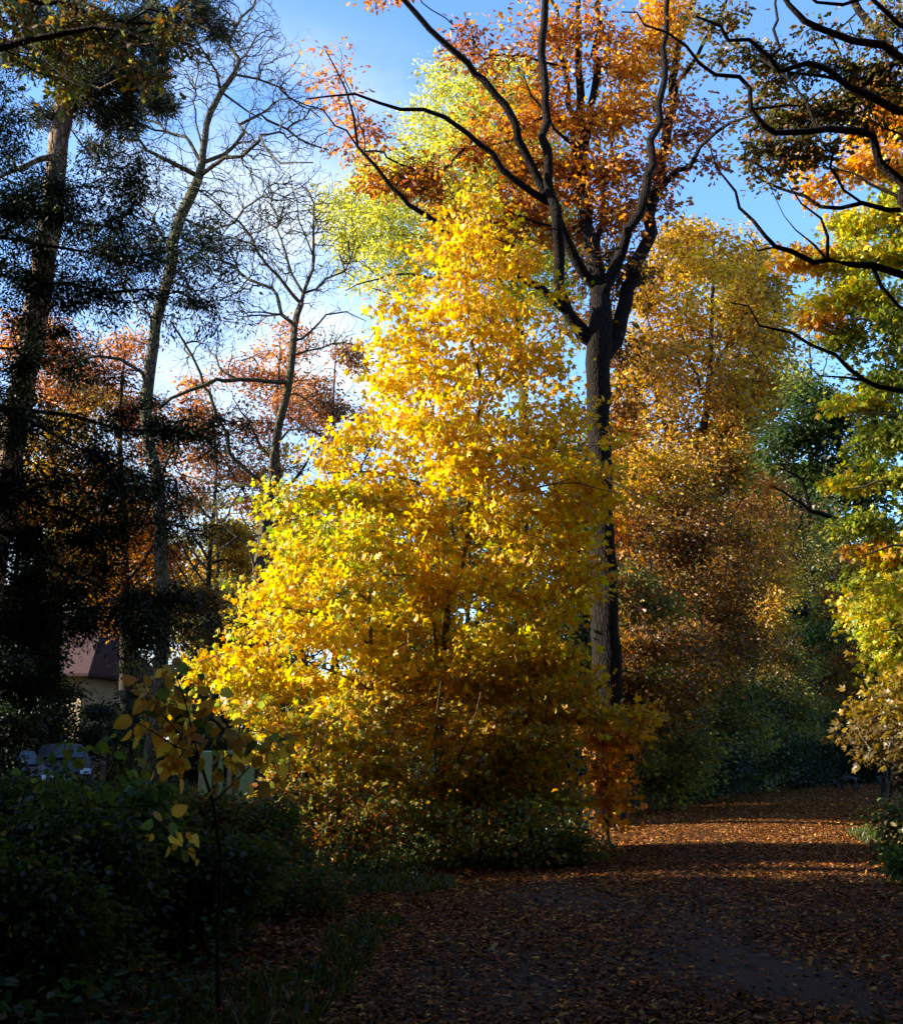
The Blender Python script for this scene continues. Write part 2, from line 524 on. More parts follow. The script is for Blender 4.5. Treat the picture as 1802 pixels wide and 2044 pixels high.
def poly_pts(poly, n, D, T, rn, clump, thr, sq, seed):
    """points filling a crown whose side view is the polygon (picture units at depth D) and whose half depth is up to T metres"""
    Q = np.array(poly, float); Q2 = np.roll(Q, -1, axis=0)
    lo, hi = Q.min(0), Q.max(0); out = []; size = min(hi - lo) * 0.5
    tries = 0
    while len(out) < n and tries < n * 40:
        tries += 1
        u, v = rn.uniform(lo, hi)
        j = 0.07 * size * np.array([mnoise.noise((u * .03, v * .03, seed)), mnoise.noise((u * .03, v * .03, seed + 9.5))])
        uj, vj = u + j[0] * 3.2, v + j[1] * 3.2
        c = ((Q[:, 1] > vj) != (Q2[:, 1] > vj)) & (uj < (Q2[:, 0] - Q[:, 0]) * (vj - Q[:, 1]) / (Q2[:, 1] - Q[:, 1] + 1e-9) + Q[:, 0])
        if c.sum() % 2 == 0: continue
        e = Q2 - Q; t = np.clip(((uj - Q[:, 0]) * e[:, 0] + (vj - Q[:, 1]) * e[:, 1]) / (e * e).sum(1), 0, 1)
        dist = np.sqrt(((Q + e * t[:, None] - (uj, vj)) ** 2).sum(1)).min()
        k = min(1.0, dist / (size * 0.75))
        half = T * math.sqrt(max(0.04, 1 - (1 - k) ** 2))
        p = P(u, v, D + rn.uniform(-1, 1) ** 1 * half)
        if mnoise.noise(Vector(p * (clump, clump, clump * sq)) + Vector((seed * 3.7, seed, 0))) < thr: continue
        out.append((p, u, v))
    return out

def pick_colors(pal, n, rn, jit=0.18):
    ws = np.array([p[1] for p in pal], float); ws /= ws.sum()
    cs = np.array([p[0] for p in pal], float)
    idx = rn.choice(len(pal), n, p=ws)
    c = cs[idx] * (1 + rn.normal(0, jit, (n, 1))) * (1 + rn.normal(0, jit * 0.25, (n, 3)))
    return np.clip(c, 0.004, 0.9)

def sprays(A, dirs, per, spread, size, pals, palidx, rn, droop=0.5, flat=0.35, up=0.75, vary=0.3, tilt=0.42, ctilt=0.38, tonev=0.12):
    """leaves around the twig ends A. returns pos, axis, normal, size, colour"""
    n = len(A)
    cnt = rn.poisson(per, n) if np.isscalar(per) else rn.poisson(np.asarray(per))
    idx = np.repeat(np.arange(n), cnt); N = len(idx)
    d = norm(dirs + rn.normal(0, 1e-4, dirs.shape))
    dh = d[idx]
    lat = rn.normal(0, 1, (N, 3)); lat[:, 2] *= flat
    along = rn.uniform(-0.9, 0.55, (N, 1))
    sp_ = np.asarray(spread) if not np.isscalar(spread) else np.full(n, spread)
    off = (dh * along + lat * 0.42) * sp_[idx][:, None]
    pos = A[idx] + off
    ax = norm(lat * 0.8 + dh * 0.6 + rn.normal(0, 0.35, (N, 3)))
    ax[:, 2] -= droop * rn.random(N)
    # a common tilt per spray gives the layers seen in the foliage
    tl = rn.normal(0, ctilt, (n, 3)); tl[:, 2] = up
    nr = tl[idx] + rn.normal(0, tilt, (N, 3))
    sz = size * (1 + rn.normal(0, vary, N)); sz = np.clip(sz, size * 0.4, size * 1.7)
    # sprays share a tone
    tone = np.clip(1 + rn.normal(0, tonev, (n, 1)), .4, 1.4)
    col = np.zeros((N, 3))
    palidx = np.asarray(palidx)
    for k in range(len(pals)):
        m = palidx[idx] == k
        if m.any(): col[m] = pick_colors(pals[k], int(m.sum()), rn)
    col = np.clip(col * tone[idx], 0.003, 0.9)
    return pos, ax, nr, sz, col

TREES = []
def tree(name, label, cat='tree', D=20.0, trunk=None, limbs=(), blobs=(), bark=None, leaf='oval', lsize=0.1, per=18, spread=0.35,
         pals=None, seed=1, rtip=0.006, bf=0.35, group=None, split_limbs=False, leafmat=None, seg=0.28, minz=1.0, droop=0.5,
         flat=0.35, up=0.75, clump=0.9, thr=-0.08, curl=0.25, wob=0.03, extra=None, crown_name='crown', leafless=0.0, expo=0.45, base_flare=1.5,
         foot=None, bs=1.0, ns=1.0, tilt=0.42, squash=1.9, bias=0.5, bdd=0.0, ctilt=0.38, tonev=0.12):
    """trunk: [(u,v,width px, depth offset)...] from the ground up; limbs: lists of (u,v[,width]) traced in the picture with 'dd' depth change;
       blobs: (u,v,ru,rv,n[,pal,ddepth,rdepth])"""
    rn = np.random.default_rng(seed)
    sk = Skel(rn)
    tp = []
    for t in trunk:
        dd = t[3] if len(t) > 3 else 0
        p = P(t[0], t[1], D + dd)
        tp.append([*p, S(t[2], D + dd) / 2])
    tp = np.array(tp)
    # carry the trunk down to the ground
    g = gz(tp[0, 0], tp[0, 1])
    foot_p = tp[0].copy(); foot_p[2] = g - 0.15
    if foot is not None: foot_p[0] = foot[0]; foot_p[1] = foot[1]
    if tp[0, 2] > g + 0.4:
        tp[0:0] if False else None
        tp = np.vstack([foot_p, tp])
    else:
        tp[0, 2] = g - 0.15
    tp = catmull(tp, 0.32)
    h = tp[:, 2] - g
    fl = 1 + (base_flare - 1) * np.exp(-np.clip(h, 0, None) / 0.28)
    tp[:, 3] *= fl
    base = np.array([tp[0, 0], tp[0, 1], g])
    sk.add_limb(tp, 0, attach=False, wob=wob * 0.3)
    names = {0: 'trunk'}
    for li, L in enumerate(limbs):
        dd = L.get('dd', rn.uniform(-2.0, 2.0))
        pts = L['p']; w0, w1 = L['w']
        uv = proj(sk.p)
        if 'd0' in L: d0 = L['d0']
        else:
            q = int(np.hypot(uv[:, 0] - pts[0][0], uv[:, 1] - pts[0][1]).argmin())
            d0 = sk.p[q, 1]
        n = len(pts); arr = []
        cum = [0]
        for a, b in zip(pts[:-1], pts[1:]): cum.append(cum[-1] + math.hypot(b[0] - a[0], b[1] - a[1]))
        for k, (u, v) in enumerate(pts):
            t = cum[k] / cum[-1]
            d = d0 + dd * t
            arr.append([*P(u, v, d), S(w0 + (w1 - w0) * t, d) / 2])
        arr = catmull(arr, 0.3)
        pid = li + 1 if (split_limbs and not L.get('minor')) else 0
        if L.get('on'): pid = L['on']
        names[pid] = 'limb' if pid else 'trunk'
        sk.add_limb(arr, pid, wob=wob)
    A = []; pi = []
    for b in blobs:
        if b[0] == 'POLY':
            _, poly, n, pal, dd, T = b
            e = poly_pts(poly, n, D + dd, T, rn, clump, thr, squash, seed)
            A.append(np.array([q[0] for q in e])); pi += [pal(q[1], q[2], rn) if callable(pal) else pal for q in e]
            continue
        if b[0] == 'W':
            _, x, y, z, rx, ry, rz, n, pal = b
            e = ellipsoid_pts((x, y, z), (rx, ry, rz), n, rn, clump, thr, bias=bias, sd=seed * 3.7, sq=squash)
            if len(e): e = e[e[:, 2] > 0.3]; A.append(e); pi += [pal] * len(e)
            continue
        u, v, ru, rv, n = b[:5]
        ru *= bs; rv *= bs; n = int(n * ns)
        pal = b[5] if len(b) > 5 else 0
        dd = (b[6] if len(b) > 6 else 0) + bdd
        rd = b[7] * bs if len(b) > 7 else (ru + rv) / 2
        c = P(u, v, D + dd)
        e = ellipsoid_pts(c, (S(ru, D + dd), S(rd, D + dd), S(rv, D + dd)), n, rn, clump, thr, bias=bias, sd=seed * 3.7, sq=squash)
        if len(e): e = e[e[:, 2] > gz(e[0, 0], e[0, 1]) + 0.15]
        if len(e): A.append(e); pi += [pal] * len(e)
    if extra is not None:
        for (li, n, sd_, pal) in extra:      # twig ends scattered along a limb
            ids = [i for i in range(len(sk.p)) if sk.part[i] == li] if li >= 0 else list(range(len(sk.p)))
            ids = np.array(ids); pick = rn.choice(ids, n)
            e = sk.p[pick] + rn.normal(0, 1, (n, 3)) * np.array(sd_)
            if not np.isscalar(sd_): e[:, 2] -= abs(rn.normal(0, sd_[2], n))
            e = e[e[:, 2] > .3]; n = len(e); A.append(e); pi += [pal] * n
    if A:
        A = np.vstack(A); pi = np.array(pi)
        A, ends = sk.grow(A, bf=bf, seg=seg, curl=curl, minz=minz)
    sk.solve_radii(rtip, expo)
    root = empty(name, base)
    tag(root, label, cat, group)
    tv = 0
    for pid, nm in sorted(names.items()):
        r = sk.tubes({pid})
        if r is None: continue
        V, Lp, sz = r
        mesh_obj(nm, V, Lp, sz, bark, root, smooth=True, origin=base)
    if len(A) and pals is not None and per is not None:
        keep = rn.random(len(A)) >= leafless
        if keep.any():
            pos, ax, nr, sz, col = sprays(A[keep], ends[keep], per, spread, lsize, pals, pi[keep], rn, droop, flat, up, tilt=tilt, ctilt=ctilt, tonev=tonev, vary=0.35)
            ok = pos[:, 2] > 0.03
            leaves_mesh(crown_name, pos[ok], ax[ok], nr[ok], sz[ok], col[ok], leaf, leafmat or M_LEAF, root, origin=base)
    TREES.append(root)
    return root

def copy_tree(root, loc, rz=0, sc=1.0, label=None, group=None):
    r = root.copy(); COL.objects.link(r); r.location = Vector([float(c) for c in loc]); r.rotation_euler = (0, 0, rz); r.scale = (sc, sc, sc)
    if label: r['label'] = label
    if group: r['group'] = group
    for ch in list(root.children):
        c = ch.copy(); COL.objects.link(c); c.parent = r
    return r

# ------------------------------------------------------------------ ground and path
def ground_material():
    m, n, l, b, out = mat_new('forest_soil')
    tc = n.new('ShaderNodeTexCoord')
    nz = n.new('ShaderNodeTexNoise'); nz.inputs['Scale'].default_value = 2.2; nz.inputs['Detail'].default_value = 9; nz.inputs['Roughness'].default_value = 0.7
    l.new(tc.outputs['Object'], nz.inputs['Vector'])
    ra = n.new('ShaderNodeValToRGB')
    e = ra.color_ramp.elements
    e[0].position = 0.3; e[0].color = (0.018, 0.022, 0.009, 1)
    e[1].position = 0.7; e[1].color = (0.075, 0.042, 0.020, 1)
    k = e.new(0.5); k.color = (0.035, 0.028, 0.014, 1)
    l.new(nz.outputs[0], ra.inputs[0]); l.new(ra.outputs[0], b.inputs['Base Color'])
    b.inputs['Roughness'].default_value = 0.95; b.inputs['Specular IOR Level'].default_value = 0.1
    bp = n.new('ShaderNodeBump'); bp.inputs['Strength'].default_value = 0.8; bp.inputs['Distance'].default_value = 0.08
    l.new(nz.outputs[0], bp.inputs['Height']); l.new(bp.outputs[0], b.inputs['Normal'])
    return m

def path_material():
    m, n, l, b, out = mat_new('path_gravel')
    tc = n.new('ShaderNodeTexCoord')
    nz = n.new('ShaderNodeTexNoise'); nz.inputs['Scale'].default_value = 1.1; nz.inputs['Detail'].default_value = 5
    n2 = n.new('ShaderNodeTexNoise'); n2.inputs['Scale'].default_value = 90; n2.inputs['Detail'].default_value = 4; n2.inputs['Roughness'].default_value = 0.8
    l.new(tc.outputs['Object'], nz.inputs['Vector']); l.new(tc.outputs['Object'], n2.inputs['Vector'])
    ra = n.new('ShaderNodeValToRGB'); e = ra.color_ramp.elements
    e[0].position = 0.35; e[0].color = (0.026, 0.017, 0.009, 1); e[1].position = 0.65; e[1].color = (0.046, 0.029, 0.015, 1)
    l.new(nz.outputs[0], ra.inputs[0])
    r2 = n.new('ShaderNodeMapRange'); r2.inputs['From Min'].default_value = 0.3; r2.inputs['From Max'].default_value = 0.7
    r2.inputs['To Min'].default_value = 0.45; r2.inputs['To Max'].default_value = 1.6
    l.new(n2.outputs[0], r2.inputs['Value'])
    mx = n.new('ShaderNodeMix'); mx.data_type = 'RGBA'; mx.blend_type = 'MULTIPLY'; mx.inputs['Factor'].default_value = 1
    l.new(ra.outputs[0], mx.inputs['A']); l.new(r2.outputs[0], mx.inputs['B'])
    l.new(mx.outputs['Result'], b.inputs['Base Color'])
    b.inputs['Roughness'].default_value = 0.85; b.inputs['Specular IOR Level'].default_value = 0.3
    bp = n.new('ShaderNodeBump'); bp.inputs['Strength'].default_value = 0.5; bp.inputs['Distance'].default_value = 0.01
    l.new(n2.outputs[0], bp.inputs['Height']); l.new(bp.outputs[0], b.inputs['Normal'])
    return m

def build_ground():
    xs = np.concatenate([[-600, -300, -150, -90, -60, -40], np.arange(-30, 30.1, 0.75), [40, 60, 90, 150, 300, 600]])
    ys = np.concatenate([[-400, -150, -60, -30, -15, -8], np.arange(-4, 60.1, 0.75), [70, 90, 130, 220, 400, 900]])
    V = [(x, y, gz(x, y)) for y in ys for x in xs]
    nx = len(xs); f = []
    for j in range(len(ys) - 1):
        for i in range(nx - 1):
            a = j * nx + i; f += [a, a + 1, a + nx + 1, a + nx]
    o = mesh_obj('ground', V, f, [4] * (len(f) // 4), ground_material(), smooth=True)
    tag(o, kind='structure')
    # the path lies as a sheet just above it
    ys = np.arange(-6, 60.01, 0.4); V = []; f = []
    for j, y in enumerate(ys):
        cx = np.interp(y, _py, _px); hw = np.interp(y, _py, _pw)
        for i, t in enumerate(np.linspace(-1, 1, 13)):
            e = 0.10 * mnoise.noise((y * 0.9, t * 3, 4.0)) if abs(t) == 1 else 0
            V.append((cx + (hw + e) * t, y, 0.02 + 0.05 * (1 - t * t) - (0.022 if abs(t) == 1 else 0)))
    for j in range(len(ys) - 1):
        for i in range(12):
            a = j * 13 + i; f += [a, a + 1, a + 14, a + 13]
    o = mesh_obj('path', V, f, [4] * (len(f) // 4), path_material(), smooth=True)
    tag(o, kind='structure')
build_ground()

def path_z(x, y):
    cx = np.interp(y, _py, _px); hw = np.interp(y, _py, _pw)
    t = (x - cx) / hw
    return np.where(np.abs(t) < 1, 0.02 + 0.05 * (1 - t * t), 0.0)

LITTER_PAL = [((0.25, 0.085, 0.020), 3), ((0.15, 0.050, 0.013), 4), ((0.40, 0.16, 0.030), 2), ((0.50, 0.30, 0.05), 0.5), ((0.07, 0.028, 0.010), 3), ((0.30, 0.15, 0.06), 1)]
def litter():
    rn = np.random.default_rng(11)
    pos = []
    N = 640000
    # density follows the picture: spread with 1/depth so that near and far read alike
    y = 6.5 + (rn.random(N) ** 1.6) * 42
    cx = np.interp(y, _py, _px); hw = np.interp(y, _py, _pw)
    x = cx + rn.uniform(-1.35, 1.35, N) * hw
    t = (x - cx) / hw
    # swept lanes: the middle of the path is barer near the camera, thick drifts along the edges
    n1 = np.array([mnoise.noise((float(a) * 0.8, float(b) * 0.45, 3.3)) for a, b in zip(x, y)])
    lane = np.exp(-((t + 0.06) / 0.22) ** 2) * 0.50 + np.exp(-((t + 0.66) / 0.16) ** 2) * 0.16
    dens = 0.74 - lane * 1.05 + 0.75 * n1 + np.clip((y - 13) / 12, 0, 0.8) + 0.25 * np.clip(np.abs(t) - 0.6, 0, 1)
    keep = rn.random(N) < np.clip(dens, 0.05, 1) * 0.55
    x, y = x[keep], y[keep]; n = len(x)
    z = np.array([max(float(path_z(a, b)), gz(a, b)) for a, b in zip(x, y)]) + rn.uniform(0.004, 0.022, n)
    pos = np.stack([x, y, z], 1)
    ax = rn.normal(0, 1, (n, 3)); ax[:, 2] *= 0.16
    nr = rn.normal(0, 0.28, (n, 3)); nr[:, 2] = 1
    sz = np.clip(rn.normal(0.045, 0.016, n), 0.018, 0.10)
    col = pick_colors(LITTER_PAL, n, rn, 0.4)
    h = n // 2
    o = leaves_mesh('fallen_leaves', pos, ax, nr, sz, col, 'oak', M_LITTER)
    tag(o, 'brown and orange fallen leaves scattered over the path', 'leaf litter', kind='stuff')
    # a few larger fresh yellow maple leaves: each a thing one could pick up is too many, so stuff as well
    m = 260
    y = 8 + rn.random(m) ** 1.3 * 22; cx = np.interp(y, _py, _px); hw = np.interp(y, _py, _pw)
    x = cx + rn.uniform(-1.2, 0.9, m) * hw
    z = np.array([max(float(path_z(a, b)), gz(a, b)) for a, b in zip(x, y)]) + 0.028
    ax = rn.normal(0, 1, (m, 3)); ax[:, 2] *= 0.2; nr = rn.normal(0, 0.4, (m, 3)); nr[:, 2] = 1
    o = leaves_mesh('fallen_maple_leaves', np.stack([x, y, z], 1), ax, nr, np.clip(rn.normal(0.055, 0.012, m), .03, .08),
                    pick_colors([((0.36, 0.20, 0.05), 3), ((0.34, 0.13, 0.04), 2), ((0.36, 0.28, 0.12), 1)], m, rn), 'maple', M_LITTER)
    tag(o, 'larger yellow maple leaves lying singly among the brown litter', 'leaf litter', kind='stuff')
    # litter under the trees
    N = 60000
    y = 7 + rn.random(N) ** 1.2 * 45; x = rn.uniform(-1, 1, N) * (4 + y * 0.62)
    side = np.array([path_side(float(a), float(b)) for a, b in zip(x, y)])
    k = side > 0.1; x, y = x[k], y[k]; n = len(x)
    z = np.array([gz(a, b) for a, b in zip(x, y)]) + rn.uniform(0.01, 0.05, n)
    ax = rn.normal(0, 1, (n, 3)); ax[:, 2] *= 0.25; nr = rn.normal(0, 0.4, (n, 3)); nr[:, 2] = 1
    o = leaves_mesh('woodland_leaf_litter', np.stack([x, y, z], 1), ax, nr, np.clip(rn.normal(0.08, 0.02, n), .04, .14), pick_colors(LITTER_PAL, n, rn, .3), 'diamond', M_LITTER)
    tag(o, 'brown leaf litter covering the soil under the trees beside the path', 'leaf litter', kind='stuff')
litter()

def blades(name, label, cat, pts, h, pal, seed, lean=0.35, wid=0.008):
    rn = np.random.default_rng(seed)
    n = len(pts)
    a = rn.uniform(0, 2 * math.pi, n); hh = h * rn.uniform(0.45, 1.25, n)
    side = np.stack([np.cos(a), np.sin(a), np.zeros(n)], 1)
    ln = rn.normal(0, lean, (n, 3)); ln[:, 2] = 1; ln = norm(ln)
    bend = np.stack([-np.sin(a), np.cos(a), np.zeros(n)], 1) * rn.uniform(-0.5, 0.5, (n, 1))
    p0 = pts; p1 = pts + ln * hh[:, None] * 0.55; p2 = pts + (ln + bend * 0.8) * hh[:, None]; 
    wd = wid * rn.uniform(0.6, 1.5, n)[:, None]
    V = np.stack([p0 - side * wd, p0 + side * wd, p1 + side * wd * .8, p1 - side * wd * .8, p2 + side * wd * .12, p2 - side * wd * .12], 1)
    F = np.array([(0, 1, 2, 3), (3, 2, 4, 5)])
    loops = (F[None] + (np.arange(n) * 6)[:, None, None]).reshape(-1)
    col = pick_colors(pal, n, rn, 0.2)
    o = mesh_obj(name, V.reshape(-1, 3), loops, np.full(n * 2, 4), M_GRASS, None, np.repeat(col, 2, axis=0))
    tag(o, label, cat, kind='stuff'); return o

def scatter(n, x0, x1, y0, y1, rn, smin=0.0, smax=99, freq=0.7, thr=-0.1):
    x = rn.uniform(x0, x1, n); y = rn.uniform(y0, y1, n); out = []
    for a, b in zip(x, y):
        s_ = path_side(a, b) + 0.18 * mnoise.noise((a * 1.7, b * 1.7, 8.0))
        if s_ < smin or s_ > smax: continue
        if mnoise.noise((a * freq, b * freq, 5.5)) < thr: continue
        out.append((a, b, gz(a, b)))
    return np.array(out)
def grass():
    rn = np.random.default_rng(21)
    pl = [((0.06, 0.095, 0.012), 4), ((0.09, 0.12, 0.02), 2), ((0.16, 0.15, 0.05), 1), ((0.03, 0.06, 0.015), 2)]
    p = scatter(60000, -7, 3.2, 6.0, 19, rn, 0.0, 3.2)
    blades('grass', 'long dark green grass along the left verge of the path', 'grass', p, 0.17, pl, 3, lean=.6)
    p = scatter(26000, 5.0, 12, 9.0, 22, rn, 0.0, 3.5, thr=-0.35)
    blades('verge_grass', 'green grass on the right verge of the path', 'grass', p, 0.17, pl, 4, lean=.6)
    p = scatter(16000, -12, 14, 19, 42, rn, 0.3, 30)
    blades('woodland_grass', 'sparse grass under the trees behind the maples', 'grass', p, 0.28, pl, 5)
grass()
# ------------------------------------------------------------------ palettes (leaf albedo)
YEL = [((0.82, 0.58, 0.03), 5), ((0.82, 0.47, 0.03), 3), ((0.66, 0.58, 0.06), 1.5), ((0.74, 0.34, 0.03), 0.8), ((0.36, 0.42, 0.05), 0.7)]
YELG = [((0.78, 0.64, 0.05), 4), ((0.46, 0.50, 0.06), 3), ((0.74, 0.44, 0.03), 2), ((0.24, 0.34, 0.05), 1.5)]
GOLD = [((0.78, 0.50, 0.04), 4), ((0.70, 0.36, 0.035), 3), ((0.50, 0.42, 0.06), 2), ((0.30, 0.30, 0.05), 1.2), ((0.42, 0.15, 0.03), 0.8)]
ORANGE = [((0.60, 0.24, 0.035), 4), ((0.66, 0.34, 0.04), 3), ((0.45, 0.14, 0.03), 2.5), ((0.28, 0.09, 0.03), 1.5)]
ORPINK = [((0.66, 0.30, 0.11), 4), ((0.54, 0.22, 0.08), 3), ((0.36, 0.15, 0.07), 2)]
RUST = [((0.22, 0.10, 0.026), 4), ((0.34, 0.16, 0.032), 2), ((0.13, 0.065, 0.02), 3), ((0.14, 0.13, 0.03), 1.5)]
LIME = [((0.62, 0.60, 0.10), 4), ((0.40, 0.44, 0.08), 3), ((0.72, 0.60, 0.09), 2)]
AMBER = [((0.58, 0.35, 0.05), 3), ((0.44, 0.29, 0.05), 3), ((0.68, 0.42, 0.05), 1.5), ((0.24, 0.21, 0.05), 1.2), ((0.44, 0.21, 0.04), 2)]
OLIVE = [((0.16, 0.17, 0.04), 4), ((0.26, 0.22, 0.045), 2.5), ((0.34, 0.22, 0.04), 1.2), ((0.09, 0.12, 0.03), 2)]
GREEN = [((0.09, 0.15, 0.03), 4), ((0.16, 0.22, 0.04), 2), ((0.05, 0.09, 0.02), 3), ((0.30, 0.28, 0.05), 0.5)]
MGREEN = [((0.24, 0.28, 0.04), 4), ((0.46, 0.42, 0.05), 2.5), ((0.12, 0.17, 0.03), 2)]
DARKG = [((0.026, 0.044, 0.014), 4), ((0.04, 0.064, 0.02), 2), ((0.016, 0.028, 0.010), 3)]
PINEG = [((0.06, 0.085, 0.035), 4), ((0.10, 0.10, 0.045), 2), ((0.16, 0.10, 0.05), 1)]
OAKG = [((0.08, 0.085, 0.02), 4), ((0.15, 0.10, 0.025), 3), ((0.22, 0.10, 0.03), 2), ((0.30, 0.24, 0.04), 0.4)]
HAZEL = [((0.78, 0.52, 0.12), 5), ((0.66, 0.36, 0.09), 2), ((0.14, 0.20, 0.05), 1.2)]

# ------------------------------------------------------------------ the big orange oak in the middle
tree('oak_tree', 'big orange oak with a dark forking trunk rising behind the yellow maple', 'oak tree', D=23.5,
    trunk=[(1205, 1640, 64), (1212, 1400, 58), (1208, 1200, 54), (1200, 1000, 50), (1194, 850, 48), (1192, 760, 50), (1195, 690, 54), (1197, 640, 50), (1196, 581, 40, .1),
           (1180, 500, 32, .3), (1170, 450, 29, .5), (1164, 350, 26, .7), (1160, 260, 22, 1), (1158, 190, 18, 1.2), (1154, 90, 14, 1.4), (1152, -40, 9, 1.6)],
    limbs=[
        dict(p=[(1190, 700), (1162, 672), (1135, 630), (1119, 581), (1112, 465), (1100, 387), (1094, 300), (1088, 232), (1086, 140), (1087, 77), (1092, 0), (1096, -60)], w=(26, 15), dd=-2.2),
        dict(p=[(1190, 590), (1165, 545), (1140, 500), (1118, 455), (1098, 405), (1078, 368), (1058, 328), (1048, 305), (1023, 252), (1003, 217), (972, 167), (930, 116), (891, 81), (864, 54), (813, 8), (780, -30)], w=(24, 11), dd=-3.0),
        dict(p=[(1100, 410), (1070, 388), (1027, 356), (980, 318), (930, 271), (891, 244), (848, 211), (805, 209), (755, 201), (709, 190), (660, 192), (610, 197)], w=(17, 3), dd=-2.0),
        dict(p=[(1185, 680), (1120, 610), (1030, 545), (940, 500), (892, 460), (860, 437), (821, 414), (775, 376), (744, 333), (717, 290), (697, 240), (686, 182), (666, 132), (650, 100)], w=(20, 2.5), dd=-3.0),
        dict(p=[(712, 280), (695, 262), (674, 252), (643, 225), (620, 201), (581, 190), (556, 176)], w=(5, 2), dd=-0.6, on=4),
        dict(p=[(1205, 720), (1228, 680), (1246, 604), (1268, 533), (1293, 479), (1305, 408), (1320, 320), (1334, 249), (1343, 178), (1350, 100), (1375, 21), (1385, -30)], w=(34, 13), dd=2.0),
        dict(p=[(1200, 610), (1212, 568), (1244, 497), (1272, 426), (1288, 373), (1300, 320), (1314, 240), (1322, 160), (1330, 60), (1334, -20)], w=(26, 10), dd=-1.5),
        dict(p=[(1312, 390), (1330, 362), (1347, 341), (1389, 309), (1425, 270), (1455, 250), (1482, 241), (1510, 225)], w=(13, 5), dd=-2.5),
        dict(p=[(1340, 205), (1352, 168), (1374, 135), (1404, 82), (1432, 36), (1453, -10)], w=(11, 6), dd=-1.0),
        dict(p=[(1168, 440), (1160, 380), (1148, 300), (1141, 230), (1135, 174), (1120, 110), (1108, 58), (1100, 0)], w=(17, 7), dd=1.5),
        dict(p=[(1162, 320), (1172, 270), (1178, 230), (1186, 155), (1192, 80), (1198, 0), (1200, -40)], w=(19, 12), dd=0.6),
        dict(p=[(1190, 560), (1200, 470), (1208, 400), (1218, 330), (1228, 250), (1236, 170)], w=(13, 4), dd=2.0),
        dict(p=[(1110, 448), (1070, 442), (1030, 430), (1000, 412)], w=(6, 2.5), dd=-0.5, on=1),
        dict(p=[(1160, 310), (1130, 282), (1110, 250), (1085, 215), (1065, 190), (1045, 150)], w=(9, 3), dd=-2, minor=True),
        dict(p=[(1205, 900), (1225, 960), (1262, 985), (1300, 998)], w=(8, 3), dd=-1.2, minor=True),
    ],
    blobs=[(1120, 60, 90, 85, 60, 0), (1210, 90, 70, 85, 45, 0), (1000, 110, 70, 70, 26, 0), (935, 70, 55, 35, 12, 4), (910, 110, 40, 30, 8, 4), (1020, 230, 85, 85, 55, 0), (1040, 330, 85, 80, 60, 0), (960, 290, 60, 60, 24, 0),
           (1110, 180, 70, 90, 46, 0), (1130, 330, 70, 90, 52, 0), (1230, 220, 90, 100, 70, 1), (1220, 340, 80, 80, 60, 0), (1310, 80, 80, 80, 74, 1), (1270, 160, 60, 60, 34, 1), (1330, 20, 70, 50, 40, 1),
           (1240, 430, 90, 70, 54, 0), (1130, 440, 90, 80, 60, 0), (1050, 430, 80, 60, 50, 0), (1370, 240, 50, 70, 24, 4), (1340, 370, 50, 60, 20, 4), (1300, 280, 60, 70, 32, 0), (1400, 330, 40, 40, 9, 4), (1420, 250, 50, 40, 10, 4),
           (655, 150, 60, 60, 10, 2), (600, 190, 50, 25, 4, 2), (680, 220, 50, 50, 8, 2), (705, 280, 45, 40, 8, 2), (740, 265, 45, 30, 8, 2), (760, 345, 60, 40, 22, 0), (810, 350, 60, 45, 26, 3), (860, 370, 70, 50, 34, 0), (915, 420, 60, 45, 34, 0),
           (985, 480, 90, 50, 46, 0), (1180, 540, 80, 60, 34, 3), (1250, 560, 60, 60, 30, 3), (1150, 640, 60, 50, 24, 3), (1240, 700, 45, 60, 20, 3), (1225, 800, 50, 60, 22, 3), (1150, 850, 45, 60, 16, 3),
           (1240, 900, 45, 60, 20, 0), (1160, 960, 40, 60, 16, 3), (1225, 1060, 50, 55, 24, 0), (1250, 1180, 45, 55, 18, 3), (1160, 1130, 40, 60, 12, 3), (785, -10, 60, 40, 16, 2), (1160, 240, 50, 60, 20, 1)],
    pals=[ORANGE, [((0.74, 0.40, 0.05), 4), ((0.66, 0.28, 0.04), 3), ((0.48, 0.16, 0.03), 1)], ORPINK, RUST, [((0.34, 0.12, 0.06), 3), ((0.50, 0.20, 0.08), 2), ((0.22, 0.10, 0.05), 2)]],
    bark=M_OAKD, leaf='oak', lsize=0.125, per=14, spread=0.45, seed=3, rtip=0.006, split_limbs=True, clump=1.0, thr=-0.02, minz=2, bf=0.3, droop=0.9, up=0.2, tilt=0.6, bs=1.15, ns=1.5, bdd=0.9, bias=.7, wob=.05)

